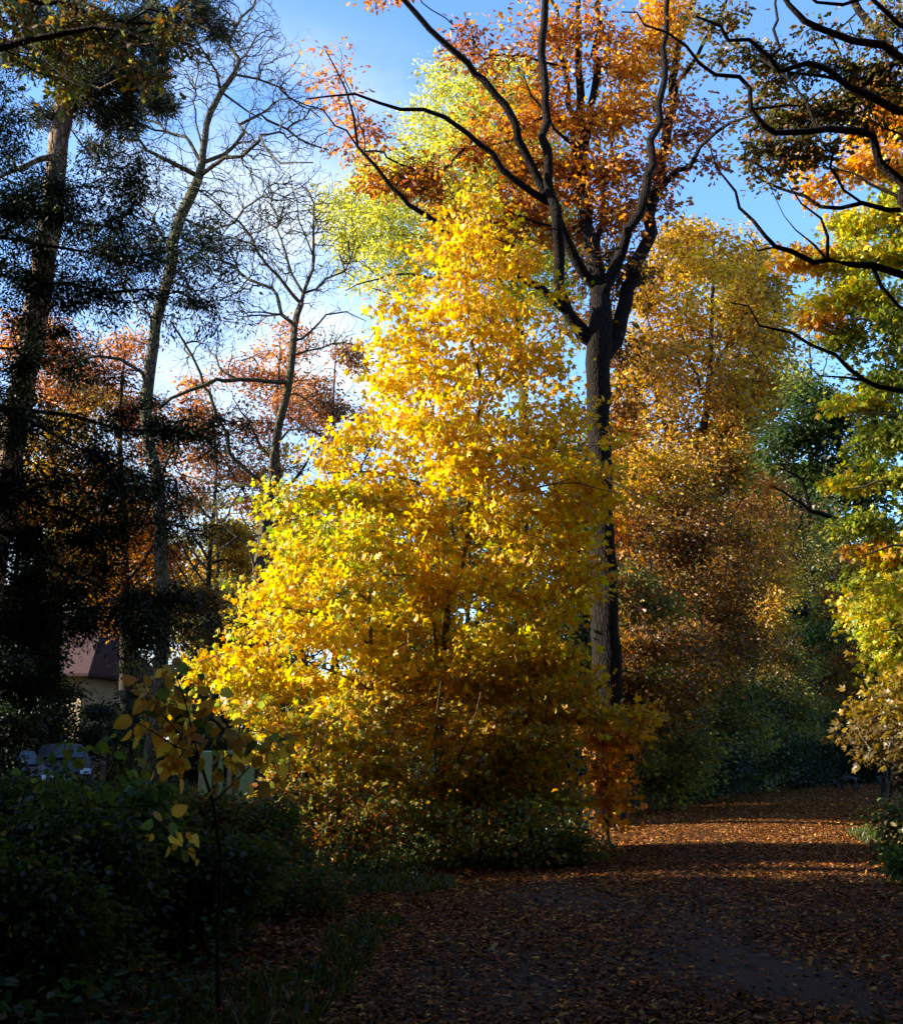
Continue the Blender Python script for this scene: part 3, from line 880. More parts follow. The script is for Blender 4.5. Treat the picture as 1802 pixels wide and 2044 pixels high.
# ------------------------------------------------------------------ tall yellow maple in the sun
tree('maple_tree', 'tall sunlit yellow maple with thin brown stems in the middle of the picture', 'maple tree', D=17.0,
    trunk=[(882, 1660, 17), (884, 1400, 15), (888, 1290, 14), (893, 1215, 13), (905, 1175, 11), (921, 1140, 9), (929, 1084, 8), (932, 1030, 8), (942, 950, 7), (946, 871, 7), (956, 813, 6), (958, 760, 6), (938, 660, 5), (932, 570, 4), (925, 470, 3), (922, 420, 2.5)],
    limbs=[
        dict(p=[(880, 1500), (868, 1347), (871, 1220), (875, 1104), (876, 995), (875, 930), (868, 860), (872, 780), (866, 700), (875, 640)], w=(13, 3), dd=0.8),
        dict(p=[(875, 933), (914, 914), (952, 895), (987, 870), (1020, 830), (1050, 800)], w=(7, 3), dd=0.8, on=1),
        dict(p=[(893, 1200), (860, 1172), (820, 1150), (770, 1145), (730, 1150)], w=(6, 2), dd=-0.8),
        dict(p=[(900, 1190), (960, 1180), (1030, 1195), (1090, 1225)], w=(5, 2), dd=-0.5),
        dict(p=[(929, 1050), (975, 1000), (1040, 975), (1110, 960), (1190, 975), (1240, 985)], w=(6, 2), dd=-1.2),
        dict(p=[(876, 990), (830, 960), (770, 945), (700, 940), (650, 945)], w=(6, 2), dd=-1.2),
        dict(p=[(952, 830), (1000, 760), (1060, 700), (1110, 650)], w=(5, 2), dd=-0.6),
        dict(p=[(945, 880), (1000, 900), (1060, 910), (1130, 905), (1200, 880)], w=(5, 2), dd=0.8),
        dict(p=[(867, 720), (830, 680), (800, 640), (780, 620)], w=(4, 1.6), dd=-0.4),
    ],
    blobs=[('POLY', [(925, 375), (885, 430), (860, 500), (785, 528), (825, 580), (750, 625), (765, 700), (738, 770), (700, 860), (608, 922), (640, 962), (760, 968), (800, 1010), (790, 1100), (820, 1200), (800, 1330), (1000, 1400), (1150, 1370), (1172, 1300), (1215, 1240), (1170, 1180), (1195, 1110), (1155, 1060),
        (1270, 1020), (1320, 955), (1250, 930), (1150, 915), (1125, 850), (1205, 785), (1120, 745), (1125, 680), (1105, 590), (1085, 510), (1010, 480), (975, 420)], 1150, lambda u, v, r: 1 if r.random() < min(.9, max(.1, .35 + (u - 950) / 500 + (650 - v) / 900)) else 0, 0, 1.4)],
    pals=[YEL, [((0.82, 0.50, 0.03), 4), ((0.78, 0.40, 0.03), 3), ((0.72, 0.56, 0.05), 2), ((0.55, 0.26, 0.03), 0.7)], RUST, RUST],
    bark=M_MAPLE, leaf='maple', lsize=0.072, per=21, spread=0.36, seed=12, rtip=0.0035, bf=0.4, minz=1.0, clump=1.5, thr=0.03, squash=1.8, flat=0.3, droop=0.9, up=0.35, tilt=0.42, ctilt=.55, tonev=.16, curl=0.2)

# ------------------------------------------------------------------ the greener maple on its left
tree('maple_tree', 'greenish yellow maple spreading to the left in front of the pale bare trunks', 'maple tree', D=16.6,
    trunk=[(738, 1640, 10), (742, 1480, 9), (745, 1380, 9), (742, 1290, 8), (738, 1200, 7), (742, 1130, 6), (735, 1060, 5), (720, 1000, 3)],
    limbs=[
        dict(p=[(742, 1300), (690, 1255), (630, 1225), (570, 1205), (510, 1210)], w=(6, 1.8), dd=-0.8),
        dict(p=[(744, 1400), (680, 1350), (610, 1320), (540, 1290), (470, 1295), (400, 1320)], w=(6, 1.8), dd=-0.6),
        dict(p=[(740, 1220), (700, 1150), (640, 1090), (590, 1050), (560, 1010)], w=(6, 1.8), dd=0.4),
        dict(p=[(742, 1150), (790, 1100), (830, 1060)], w=(5, 2), dd=-0.4),
        dict(p=[(745, 1330), (800, 1290), (850, 1270)], w=(5, 2), dd=-0.6),
    ],
    blobs=[('POLY', [(560, 985), (600, 955), (690, 965), (780, 985), (800, 1060), (830, 1150), (850, 1280), (830, 1400), (700, 1430), (560, 1410), (450, 1400), (410, 1335), (440, 1300), (480, 1250), (450, 1195), (520, 1155), (580, 1140), (540, 1090), (535, 1030)], 600,
        lambda u, v, r: 1 if r.random() < min(.9, max(.12, (1250 - v) / 260)) else 0, 0, 1.5), (370, 1290, 25, 14, 7, 2), (390, 1325, 40, 18, 12, 2), (440, 1365, 55, 22, 18, 2), (390, 1395, 25, 12, 6, 2)],
    pals=[YEL, YELG, [((0.66, 0.46, 0.05), 3), ((0.36, 0.40, 0.06), 2), ((0.6, 0.28, 0.04), 1)]],
    bark=M_MAPLE, leaf='maple', lsize=0.068, per=18, spread=0.32, seed=23, rtip=0.003, bf=0.4, minz=1.0, clump=1.4, thr=0.13, squash=1.8, flat=0.3, droop=0.9, up=0.35, tilt=0.42, ctilt=.55, tonev=.16, curl=0.2)

def shrub(name, label, cat, D, u, v0, w, h, n, pal, seed, leaf='oval', lsize=0.07, per=16, stems=4, bark=None, group=None, spread=0.24, thr=-0.2, rd=None, lean=0.0, rtip=0.003, stemw=5.0, mat=None, flat=0.4, nsx=1.5):
    """bushy plant of several stems: u centre, v0 top, w/h half sizes in picture units"""
    rn = np.random.default_rng(seed + 900)
    base = P(u, 1500, D); g = gz(base[0], base[1])
    topc = P(u, v0, D)
    hh = max(0.4, topc[2] - g)
    hw = S(w, D)
    st = []
    uvb = proj([[base[0], D, g]])[0]
    def px(pt): 
        q = proj([pt])[0]; return (q[0], q[1])
    mk = lambda x, z, k: (*px((base[0] + x, D, g + z)), k)
    trunk = [mk(0, 0.0, stemw * 1.2), mk(rn.normal(0, .06), hh * .3, stemw), mk(rn.normal(0, .12) + lean * .4, hh * .6, stemw * .7), mk(rn.normal(0, .2) + lean, hh * .92, stemw * .3)]
    limbs = []
    for i in range(stems):
        x = rn.uniform(-0.9, 0.9) * hw; x0 = x * 0.15
        a = [mk(x0, hh * .04, 0)[:2], mk(x * .5, hh * .35, 0)[:2], mk(x * .8 + rn.normal(0, .05), hh * .62, 0)[:2], mk(x, hh * rn.uniform(.75, .95), 0)[:2]]
        limbs.append(dict(p=a, w=(stemw * .8, stemw * .25), dd=rn.uniform(-1, 1) * (S(rd, D) if rd else hw) * .8))
    cz = px((base[0] + lean * .6, D, g + hh * 0.56))
    blobs = [(cz[0], cz[1], w, hh * 0.5 / D * FOC, n, 0, 0, (rd or w))]
    if n > 40:
        for q in range(3):
            c2 = px((base[0] + rn.uniform(-.6, .6) * hw + lean, D, g + hh * rn.uniform(.55, .9)))
            blobs.append((c2[0], c2[1], w * .5, h * .35, n // 6, 0, rn.uniform(-.4, .4) * hw, w * .5))
    return tree(name, label, cat, D=D, trunk=trunk, limbs=limbs, blobs=blobs, bark=bark or M_THIN, leaf=leaf, lsize=lsize, per=per, spread=spread,
                pals=[pal] if isinstance(pal[0], tuple) else pal, seed=seed, rtip=rtip, bf=0.3, minz=0.15, thr=thr, clump=1.5, crown_name='foliage', group=group, base_flare=1.1, leafmat=mat, flat=flat, ns=nsx, up=.45, tilt=.55, droop=.8)

# golden understory below and right of the two maples
def sapling(name, label, D, u, poly, n, pals, seed, stems, T=1.1, lsize=.068, per=17, spread=.3, leaf='maple', palf=0, thr=-.08, squash=1.6):
    lim = []
    for (u0, u1, v1, w_) in stems: lim.append(dict(p=[(u, 1630), (u + (u0 - u) * .6, 1560), (u0, 1480), ((u0 + u1) / 2, (1480 + v1) / 2), (u1, v1)], w=(w_, 1.5)))
    ys = [q[1] for q in poly]
    return tree(name, label, 'sapling', D=D, trunk=[(u, 1650, 7), (u + 3, 1540, 6), (u - 4, 1440, 4), (u + 5, min(ys) + 30, 2)], limbs=lim, blobs=[('POLY', poly, n, palf, 0, T)], pals=pals, bark=M_MAPLE, leaf=leaf, lsize=lsize, per=per, spread=spread, seed=seed,
                rtip=.003, bf=.35, minz=.3, clump=1.3, thr=thr, squash=squash, flat=.3, droop=.9, up=.35, tilt=.6, base_flare=1.1, crown_name='foliage')
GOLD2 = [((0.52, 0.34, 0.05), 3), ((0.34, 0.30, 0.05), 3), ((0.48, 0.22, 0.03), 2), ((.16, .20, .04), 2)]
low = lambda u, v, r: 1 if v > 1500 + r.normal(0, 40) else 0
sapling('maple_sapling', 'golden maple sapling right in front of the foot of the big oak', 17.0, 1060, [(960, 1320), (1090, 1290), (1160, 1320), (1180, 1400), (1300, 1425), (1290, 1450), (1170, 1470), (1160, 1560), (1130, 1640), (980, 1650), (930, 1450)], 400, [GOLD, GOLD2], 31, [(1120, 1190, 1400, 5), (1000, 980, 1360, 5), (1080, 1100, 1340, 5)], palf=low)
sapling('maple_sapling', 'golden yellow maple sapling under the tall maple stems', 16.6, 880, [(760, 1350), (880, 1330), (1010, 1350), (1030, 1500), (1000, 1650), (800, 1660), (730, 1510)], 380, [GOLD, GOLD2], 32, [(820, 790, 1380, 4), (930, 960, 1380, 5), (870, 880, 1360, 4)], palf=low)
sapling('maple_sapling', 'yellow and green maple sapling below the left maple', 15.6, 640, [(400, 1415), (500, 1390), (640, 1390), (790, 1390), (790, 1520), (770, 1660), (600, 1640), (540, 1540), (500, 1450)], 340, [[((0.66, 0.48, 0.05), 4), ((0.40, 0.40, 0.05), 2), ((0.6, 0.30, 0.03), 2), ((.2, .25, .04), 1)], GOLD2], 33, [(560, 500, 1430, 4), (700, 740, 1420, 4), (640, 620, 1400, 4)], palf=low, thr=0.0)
shrub('beech_sapling', 'rusty orange sapling reaching over the path edge beside the oak trunk', 'sapling', 18.2, 1215, 1425, 60, 40, 50, [((0.60, 0.28, 0.04), 4), ((0.50, 0.20, 0.03), 2), ((0.5, 0.36, 0.05), 1)], 34, 'maple', 0.085, 12, 3, M_MAPLE, spread=.3)
shrub('hazel_bush', 'dim yellow green hazel bush low at the edge of the path below the maples', 'bush', 15.8, 960, 1590, 190, 60, 170, [((0.34, 0.28, 0.05), 3), ((0.16, 0.22, 0.04), 3), ((0.46, 0.22, 0.04), 1.5), ((.1, .14, .03), 2)], 35, 'oval', 0.07, 14, 6, spread=.25)
shrub('hazel_bush', 'brown and yellow bush left of the low hazel with a thin dark stem', 'bush', 14.6, 680, 1570, 130, 80, 170, [((0.40, 0.27, 0.05), 3), ((0.14, 0.18, 0.04), 3), ((0.34, 0.12, 0.03), 2.5)], 36, 'oval', 0.065, 13, 6, spread=.25)
shrub('bramble_bush', 'low dark green bramble at the bend where oak and path meet', 'bush', 15.4, 1110, 1660, 110, 30, 90, [((0.10, 0.14, 0.03), 3), ((0.30, 0.22, 0.05), 1.5), ((.05, .09, .02), 2)], 37, 'oval', 0.06, 13, 5, spread=.22)

# ------------------------------------------------------------------ ash behind the oak
tree('ash_tree', 'lime green ash rising behind the arching limbs of the oak', 'ash tree', D=34.0,
    trunk=[(1030, 1600, 30), (1040, 1200, 26), (1045, 900, 22), (1040, 700, 20), (1020, 520, 16), (1000, 400, 12), (975, 280, 8), (940, 180, 4)],
    limbs=[dict(p=[(1040, 720), (990, 665), (940, 640), (880, 622), (830, 618), (780, 590), (745, 575)], w=(12, 2), dd=-2),
           dict(p=[(1040, 680), (960, 590), (880, 560), (800, 545), (740, 560), (690, 580)], w=(12, 2), dd=-2),
           dict(p=[(1030, 600), (960, 520), (900, 480), (830, 470), (760, 470), (700, 470), (665, 440)], w=(12, 2), dd=0),
           dict(p=[(1020, 520), (960, 420), (900, 360), (840, 320), (780, 300)], w=(11, 2), dd=-1),
           dict(p=[(1000, 400), (950, 320), (900, 250), (870, 200)], w=(8, 2), dd=1)],
    blobs=[('POLY', [(880, 118), (960, 125), (1060, 150), (1100, 300), (1150, 450), (1150, 640), (1060, 660), (980, 560), (900, 540), (830, 570), (740, 590), (690, 545), (650, 495), (632, 400), (700, 385), (720, 325), (800, 285), (785, 235), (850, 195)], 2100, 0, 0, 2.4)],
    pals=[LIME], bark=M_GREY, leaf='narrow', lsize=0.15, per=30, spread=0.45, seed=41, rtip=0.007, bf=0.3, clump=1.1, thr=0.0, minz=5, flat=0.5, up=0.2, tilt=.6, squash=1.3)

# ------------------------------------------------------------------ left: pine, two bare trees
tree('pine_tree', 'tall pine with a flaky sunlit trunk leaning at the left edge', 'pine tree', D=17.5,
    trunk=[(-60, 1560, 64), (-25, 1200, 58), (2, 1000, 56), (33, 830, 53), (66, 654, 50), (88, 516, 47), (101, 448, 46), (115, 310, 42), (134, 172, 38), (147, 34, 33), (155, -60, 30), (163, -200, 24), (170, -330, 14)],
    limbs=[dict(p=[(118, 300), (80, 318), (50, 327), (20, 350), (-30, 370)], w=(16, 5), dd=-1.5),
           dict(p=[(140, 130), (170, 160), (210, 175), (250, 150)], w=(7, 3), dd=-0.8),
           dict(p=[(146, 60), (200, 70), (260, 90), (320, 80)], w=(8, 3), dd=-0.8),
           dict(p=[(150, 0), (220, -20), (300, 0), (360, 20), (420, 60)], w=(8, 3), dd=-0.6),
           dict(p=[(135, 165), (190, 195), (230, 230), (290, 255)], w=(6, 2), dd=0.8),
           dict(p=[(138, 150), (100, 130), (50, 120), (10, 130)], w=(7, 3), dd=0.8),
           dict(p=[(152, -40), (250, -60), (380, -40), (470, 10)], w=(8, 3), dd=1.2),
           dict(p=[(120, 250), (160, 262), (185, 290)], w=(5, 1.5), dd=-0.6)],
    blobs=[(60, 40, 70, 60, 46), (190, 60, 80, 60, 60), (120, 100, 80, 60, 40), (260, 60, 70, 60, 46), (330, 50, 70, 45, 30), (230, 130, 70, 55, 54), (170, 190, 70, 45, 40), (280, 170, 55, 45, 34), (300, 230, 45, 40, 22), (240, 230, 55, 40, 28), (320, 110, 40, 40, 14),
           (400, 20, 60, 35, 18), (440, 60, 40, 30, 8), (20, 110, 40, 40, 14), (90, 230, 40, 30, 10), (200, 300, 40, 20, 8), (190, -60, 120, 60, 40), (60, -50, 90, 50, 24), (330, -40, 90, 40, 20), ('W', -6.3, 17.5, 19, 4, 4, 3, 160, 0), ('W', -8.5, 18, 15, 2.6, 3.5, 3.5, 100, 0)],
    pals=[PINEG], bark=M_PINE, leaf='needle', lsize=0.10, per=30, spread=0.09, ns=3.0, bs=1.25, bias=.7, seed=51, rtip=0.007, bf=0.25, clump=0.9, thr=-0.1, minz=8, leafmat=M_NEEDLE, flat=1.0, up=0.0, droop=0.1)

tree('chestnut_tree', 'taller bare tree with a crooked pale trunk just right of the pine', 'bare tree', D=26.0,
    trunk=[(292, 1600, 30), (300, 1510, 30), (318, 1400, 29), (324, 1300, 28), (327, 1244, 28), (324, 1140, 27), (318, 1037, 26), (315, 968, 26), (303, 917, 26), (294, 865, 25), (291, 813, 25), (298, 744, 24), (305, 693, 24), (310, 654, 23), (324, 602, 23), (341, 537, 23), (348, 482, 23), (362, 430, 23), (388, 375, 22), (402, 327, 16), (408, 275, 14), (420, 224, 14), (440, 182, 13), (468, 148, 12), (478, 120, 9), (466, 100, 8), (458, 84, 7), (470, 58, 6), (482, 34, 6), (505, 10, 5), (520, -30, 4)],
    limbs=[dict(p=[(390, 360), (361, 334), (320, 320), (303, 293), (255, 269), (224, 241), (213, 207)], w=(12, 3), dd=-1.5),
           dict(p=[(396, 330), (379, 286), (337, 255), (293, 234), (241, 207), (215, 195)], w=(9, 3), dd=1.2),
           dict(p=[(398, 348), (448, 317), (489, 303), (523, 272), (537, 310), (585, 327), (625, 324)], w=(10, 3), dd=-1.8),
           dict(p=[(410, 324), (448, 303), (482, 272), (485, 251), (516, 234), (568, 258), (620, 286), (660, 300)], w=(10, 3), dd=0.8),
           dict(p=[(432, 203), (461, 200), (492, 220), (523, 238)], w=(6, 3), dd=0.4),
           dict(p=[(454, 165), (434, 145), (413, 114), (389, 79), (361, 45), (340, 20)], w=(7, 2.5), dd=-1.2),
           dict(p=[(475, 138), (516, 158), (551, 182), (602, 207), (640, 235)], w=(6, 2.5), dd=1.2),
           dict(p=[(404, 300), (392, 241), (389, 189), (396, 148), (385, 100)], w=(5, 2), dd=0.8),
           dict(p=[(360, 440), (430, 458), (472, 444), (489, 423), (520, 396), (560, 400)], w=(7, 2.5), dd=-0.8),
           dict(p=[(292, 800), (286, 741), (248, 717), (206, 710), (165, 714), (131, 734), (100, 770)], w=(10, 3), dd=-1.0),
           dict(p=[(316, 960), (330, 924), (344, 896), (365, 865), (380, 840)], w=(8, 4), dd=-0.6),
           dict(p=[(345, 500), (300, 430), (250, 380), (200, 340), (170, 330)], w=(7, 2.5), dd=1.0),
           dict(p=[(335, 560), (390, 500), (440, 470), (520, 500), (560, 540)], w=(5, 2), dd=1.0),
           dict(p=[(310, 650), (260, 590), (200, 560), (150, 570)], w=(6, 2), dd=0.6)],
    blobs=[(480, 80, 90, 90, 130), (400, 130, 90, 90, 110), (330, 190, 90, 70, 90), (560, 160, 80, 80, 90), (600, 250, 80, 60, 90), (500, 280, 90, 70, 80), (260, 260, 90, 60, 80), (300, 350, 110, 70, 80), (440, 380, 110, 70, 110), (570, 370, 90, 70, 80), (420, 480, 110, 60, 80), (230, 460, 90, 60, 50),
           (250, 560, 110, 60, 70), (180, 680, 90, 60, 40), (390, 580, 90, 60, 50), (430, 20, 60, 40, 30), (540, 60, 40, 50, 20), (160, 770, 70, 40, 24)],
    pals=None, bark=M_GREY, seed=61, rtip=0.006, ns=6, seg=.2, bf=0.3, clump=0.6, thr=-0.4, bs=1.3, bias=.8, minz=7, curl=0.18, wob=0.05, expo=0.38)

tree('chestnut_tree', 'smaller bare tree with a forked crown against the white cloud', 'bare tree', D=28.5,
    trunk=[(495, 1600, 27), (502, 1300, 25), (516, 1154, 23), (522, 1089, 22), (530, 1037, 21), (540, 986, 20), (547, 917, 18), (554, 865, 17), (565, 813, 17), (576, 762, 16), (583, 710, 15), (589, 650, 14), (600, 606, 13), (606, 585, 8), (625, 535, 7), (625, 465, 6), (627, 407, 4), (600, 368, 2.5)],
    limbs=[dict(p=[(599, 606), (568, 565), (537, 527), (499, 475), (475, 448), (430, 406), (400, 380)], w=(8, 3), dd=-1.5),
           dict(p=[(585, 650), (562, 625), (554, 592), (499, 551), (448, 520), (420, 496), (380, 480)], w=(9, 3), dd=0.8),
           dict(p=[(606, 592), (654, 562), (685, 538), (705, 504), (712, 465)], w=(6, 2), dd=0.6),
           dict(p=[(600, 580), (565, 496), (554, 426), (542, 387), (540, 340)], w=(6, 2), dd=1.2),
           dict(p=[(625, 500), (600, 440), (590, 400), (580, 350)], w=(4, 2), dd=-1),
           dict(p=[(538, 990), (516, 961), (489, 934), (458, 893), (437, 831), (420, 789), (399, 745), (385, 710), (361, 676), (340, 640)], w=(11, 4), dd=-1.5),
           dict(p=[(537, 975), (489, 970), (430, 965), (382, 958), (350, 940)], w=(8, 3), dd=1.0),
           dict(p=[(515, 1150), (475, 1068), (441, 1099), (413, 1116), (380, 1150)], w=(6, 3), dd=-0.8),
           dict(p=[(578, 765), (540, 762), (482, 757), (430, 760), (406, 765), (361, 786), (318, 815)], w=(10, 7), dd=-1.6),
           dict(p=[(586, 690), (620, 660), (650, 630), (690, 620), (730, 640)], w=(6, 2), dd=0.5),
           dict(p=[(550, 890), (580, 860), (620, 855), (660, 860), (700, 880)], w=(6, 2), dd=-0.5),
           dict(p=[(583, 720), (640, 690), (690, 680), (740, 700)], w=(5, 2), dd=0.5)],
    blobs=[(560, 430, 80, 80, 120), (640, 440, 70, 80, 110), (690, 520, 50, 60, 60), (480, 480, 90, 60, 90), (560, 540, 70, 50, 60), (430, 540, 70, 60, 50), (640, 580, 60, 40, 30), (420, 700, 80, 70, 60), (480, 620, 80, 50, 50), (660, 680, 70, 50, 40), (420, 850, 70, 70, 40), (440, 980, 80, 50, 36), (660, 800, 70, 60, 40), (640, 900, 50, 40, 20)],
    pals=None, bark=M_GREY, seed=62, rtip=0.0064, ns=6, seg=.2, bf=0.3, clump=0.6, thr=-0.4, bs=1.3, bias=.8, minz=5, curl=0.18, wob=0.05, expo=0.38)

# ------------------------------------------------------------------ dark yew in front of them
def yew_limb(p, w0=11, w1=2.5, dd=-1.0): return dict(p=p, w=(w0, w1), dd=dd)
YL = [yew_limb([(-190, 470), (-60, 466), (0, 458), (52, 444), (120, 437), (207, 444), (262, 458), (310, 475), (350, 480)], dd=.5),
      yew_limb([(-190, 490), (0, 472), (69, 479), (131, 496), (207, 506), (275, 510), (344, 496), (400, 478), (440, 470)], dd=-.5),
      yew_limb([(-190, 560), (0, 551), (69, 565), (138, 572), (207, 582), (293, 578), (379, 582), (410, 600)], 13, 3, -.3),
      yew_limb([(-190, 800), (0, 810), (69, 820), (138, 831), (241, 851), (310, 855), (379, 865), (448, 851), (480, 840)], 13, 3, .3),
      yew_limb([(-190, 790), (0, 812), (69, 841), (138, 882), (207, 917), (293, 961), (340, 975)], 9, 3, -.8),
      yew_limb([(-190, 950), (0, 968), (69, 996), (138, 1023), (207, 1041), (293, 1041), (350, 1050)], 12, 3, .4),
      yew_limb([(-190, 1040), (0, 1065), (69, 1099), (138, 1141), (207, 1178), (258, 1216), (300, 1240)], 13, 3, -.5),
      yew_limb([(-190, 990), (0, 972), (69, 961), (155, 961), (275, 979), (330, 975)], 8, 2, .8),
      yew_limb([(-190, 330), (-80, 340), (0, 340), (60, 360), (110, 380)], 9, 2, .6),
      yew_limb([(-190, 250), (-80, 230), (-10, 220), (40, 250)], 8, 2, .2),
      yew_limb([(-190, 1180), (-60, 1200), (60, 1230), (160, 1230), (260, 1240), (380, 1220)], 10, 2, .6),
      yew_limb([(-190, 680), (-60, 690), (30, 700), (110, 690), (170, 720)], 9, 2, .3),
      yew_limb([(-190, 1280), (-100, 1310), (-40, 1330), (20, 1340), (70, 1350)], 9, 2, .1),
      yew_limb([(-190, 400), (-60, 400), (60, 395), (170, 375), (230, 350), (285, 325)], 9, 2, .3)]
tree('yew_tree', 'dark evergreen yew with long level boughs crossing the left side', 'yew tree', D=12.0,
    trunk=[(-200, 1700, 80), (-195, 1300, 72), (-190, 900, 60), (-185, 560, 48), (-180, 300, 34), (-176, 100, 22), (-172, -150, 10)],
    limbs=YL,
    blobs=[(175, 385, 45, 22, 34), (230, 360, 30, 20, 16), (120, 420, 60, 22, 36), (40, 400, 60, 35, 44), (262, 392, 28, 28, 26), (285, 340, 24, 16, 12), (275, 360, 20, 16, 8), (60, 440, 90, 18, 40), (200, 455, 70, 14, 24), (330, 480, 60, 18, 34), (400, 480, 36, 14, 12), (425, 440, 20, 14, 5),
           (120, 500, 80, 14, 26), (270, 512, 80, 18, 40), (380, 500, 30, 18, 12), (30, 570, 60, 30, 40), (180, 590, 100, 16, 44), (320, 585, 70, 18, 40), (395, 600, 26, 14, 8), (40, 640, 60, 40, 34), (130, 660, 50, 24, 18), (170, 610, 60, 24, 24),
           (30, 720, 60, 40, 50), (110, 740, 70, 26, 26), (200, 760, 50, 24, 12), (40, 790, 60, 30, 30), (220, 830, 80, 26, 34), (330, 862, 70, 18, 36), (410, 860, 60, 22, 30), (445, 845, 30, 16, 10), (300, 800, 40, 20, 12), (60, 870, 60, 36, 36),
           (150, 900, 80, 36, 44), (240, 950, 80, 30, 44), (320, 975, 50, 20, 22), (50, 960, 70, 40, 50), (140, 990, 80, 30, 44), (60, 1060, 70, 40, 56), (170, 1080, 80, 34, 44), (280, 1060, 60, 26, 26), (50, 1150, 70, 50, 74), (150, 1180, 80, 40, 60), (220, 1130, 60, 30, 30), (250, 1200, 80, 30, 50), (340, 1200, 70, 26, 36), (60, 1240, 80, 40, 74), (170, 1250, 70, 30, 50), (300, 1270, 60, 30, 30), (30, 1330, 70, 50, 70), (40, 1370, 60, 40, 40), (20, 240, 40, 40, 20), (10, 180, 36, 36, 12), (90, 350, 40, 20, 12), (30, 300, 40, 25, 16),
           (-90, 500, 80, 120, 60), (-100, 800, 80, 140, 80), (-100, 1100, 90, 160, 100), (-90, 250, 70, 120, 50), (-100, 0, 70, 120, 40), ('W', -7.5, 12, 4.5, 2.2, 3, 3.8, 260, 0), ('W', -7.2, 12, 9, 2, 2.6, 3.5, 160, 0)],
    pals=[DARKG], bark=M_OAKD, leaf='narrow', lsize=0.045, per=34, spread=0.14, ns=1.2, bs=1.5, bias=.75, squash=1.0, extra=[(0, 4200, (.26, .42, .12), 0)], seed=71, rtip=0.004, bf=0.25, clump=1.9, thr=0.08, minz=1.0, leafmat=M_NEEDLE, flat=0.5, droop=1.3, up=0.6, tilt=.5)

tree('oak_tree', 'olive and brown oak bough hanging in front of the pine at the top left corner', 'oak tree', D=14.0,
    trunk=[(-420, 1700, 90), (-410, 1200, 84), (-400, 700, 76), (-390, 300, 66), (-370, 0, 50), (-330, -250, 34), (-300, -420, 18)],
    limbs=[dict(p=[(-395, 330), (-250, 230), (-100, 140), (0, 102), (60, 85), (130, 66), (190, 60), (250, 70), (320, 90)], w=(34, 5), dd=-.6),
           dict(p=[(-380, 60), (-200, 20), (-50, -10), (80, 0), (180, 30), (260, 40), (340, 50)], w=(24, 4), dd=.6),
           dict(p=[(60, 85), (90, 120), (130, 160), (170, 175)], w=(6, 2), dd=-.3), dict(p=[(-300, -250), (-100, -200), (80, -120), (240, -80), (340, -60)], w=(20, 4), dd=.3)],
    blobs=[(40, 30, 80, 50, 50), (130, 30, 70, 45, 46), (220, 50, 70, 50, 50), (300, 70, 60, 40, 26), (360, 90, 40, 40, 12), (340, 20, 60, 30, 16), (120, 110, 60, 30, 26), (140, 160, 55, 28, 30, 1), (150, 190, 40, 20, 12, 1), (70, 150, 30, 16, 8, 1), (260, 140, 60, 30, 22), (310, 140, 30, 24, 8), (20, 80, 50, 30, 16), (290, 165, 20, 14, 4, 1), (220, 100, 60, 30, 22), (-100, 60, 90, 70, 40), (150, -60, 160, 50, 60), (-250, 250, 120, 140, 60), (-250, -50, 120, 140, 60)],
    pals=[OAKG, [((0.26, 0.26, 0.04), 3), ((0.34, 0.2, 0.04), 2), ((0.14, 0.14, 0.03), 3)]], bark=M_OAKD, leaf='oak', lsize=0.095, per=7, spread=0.26, seed=81, rtip=0.004, clump=1.5, thr=0.12, minz=3, ns=.9, bs=1.15, squash=1.2, up=.3, tilt=.6)

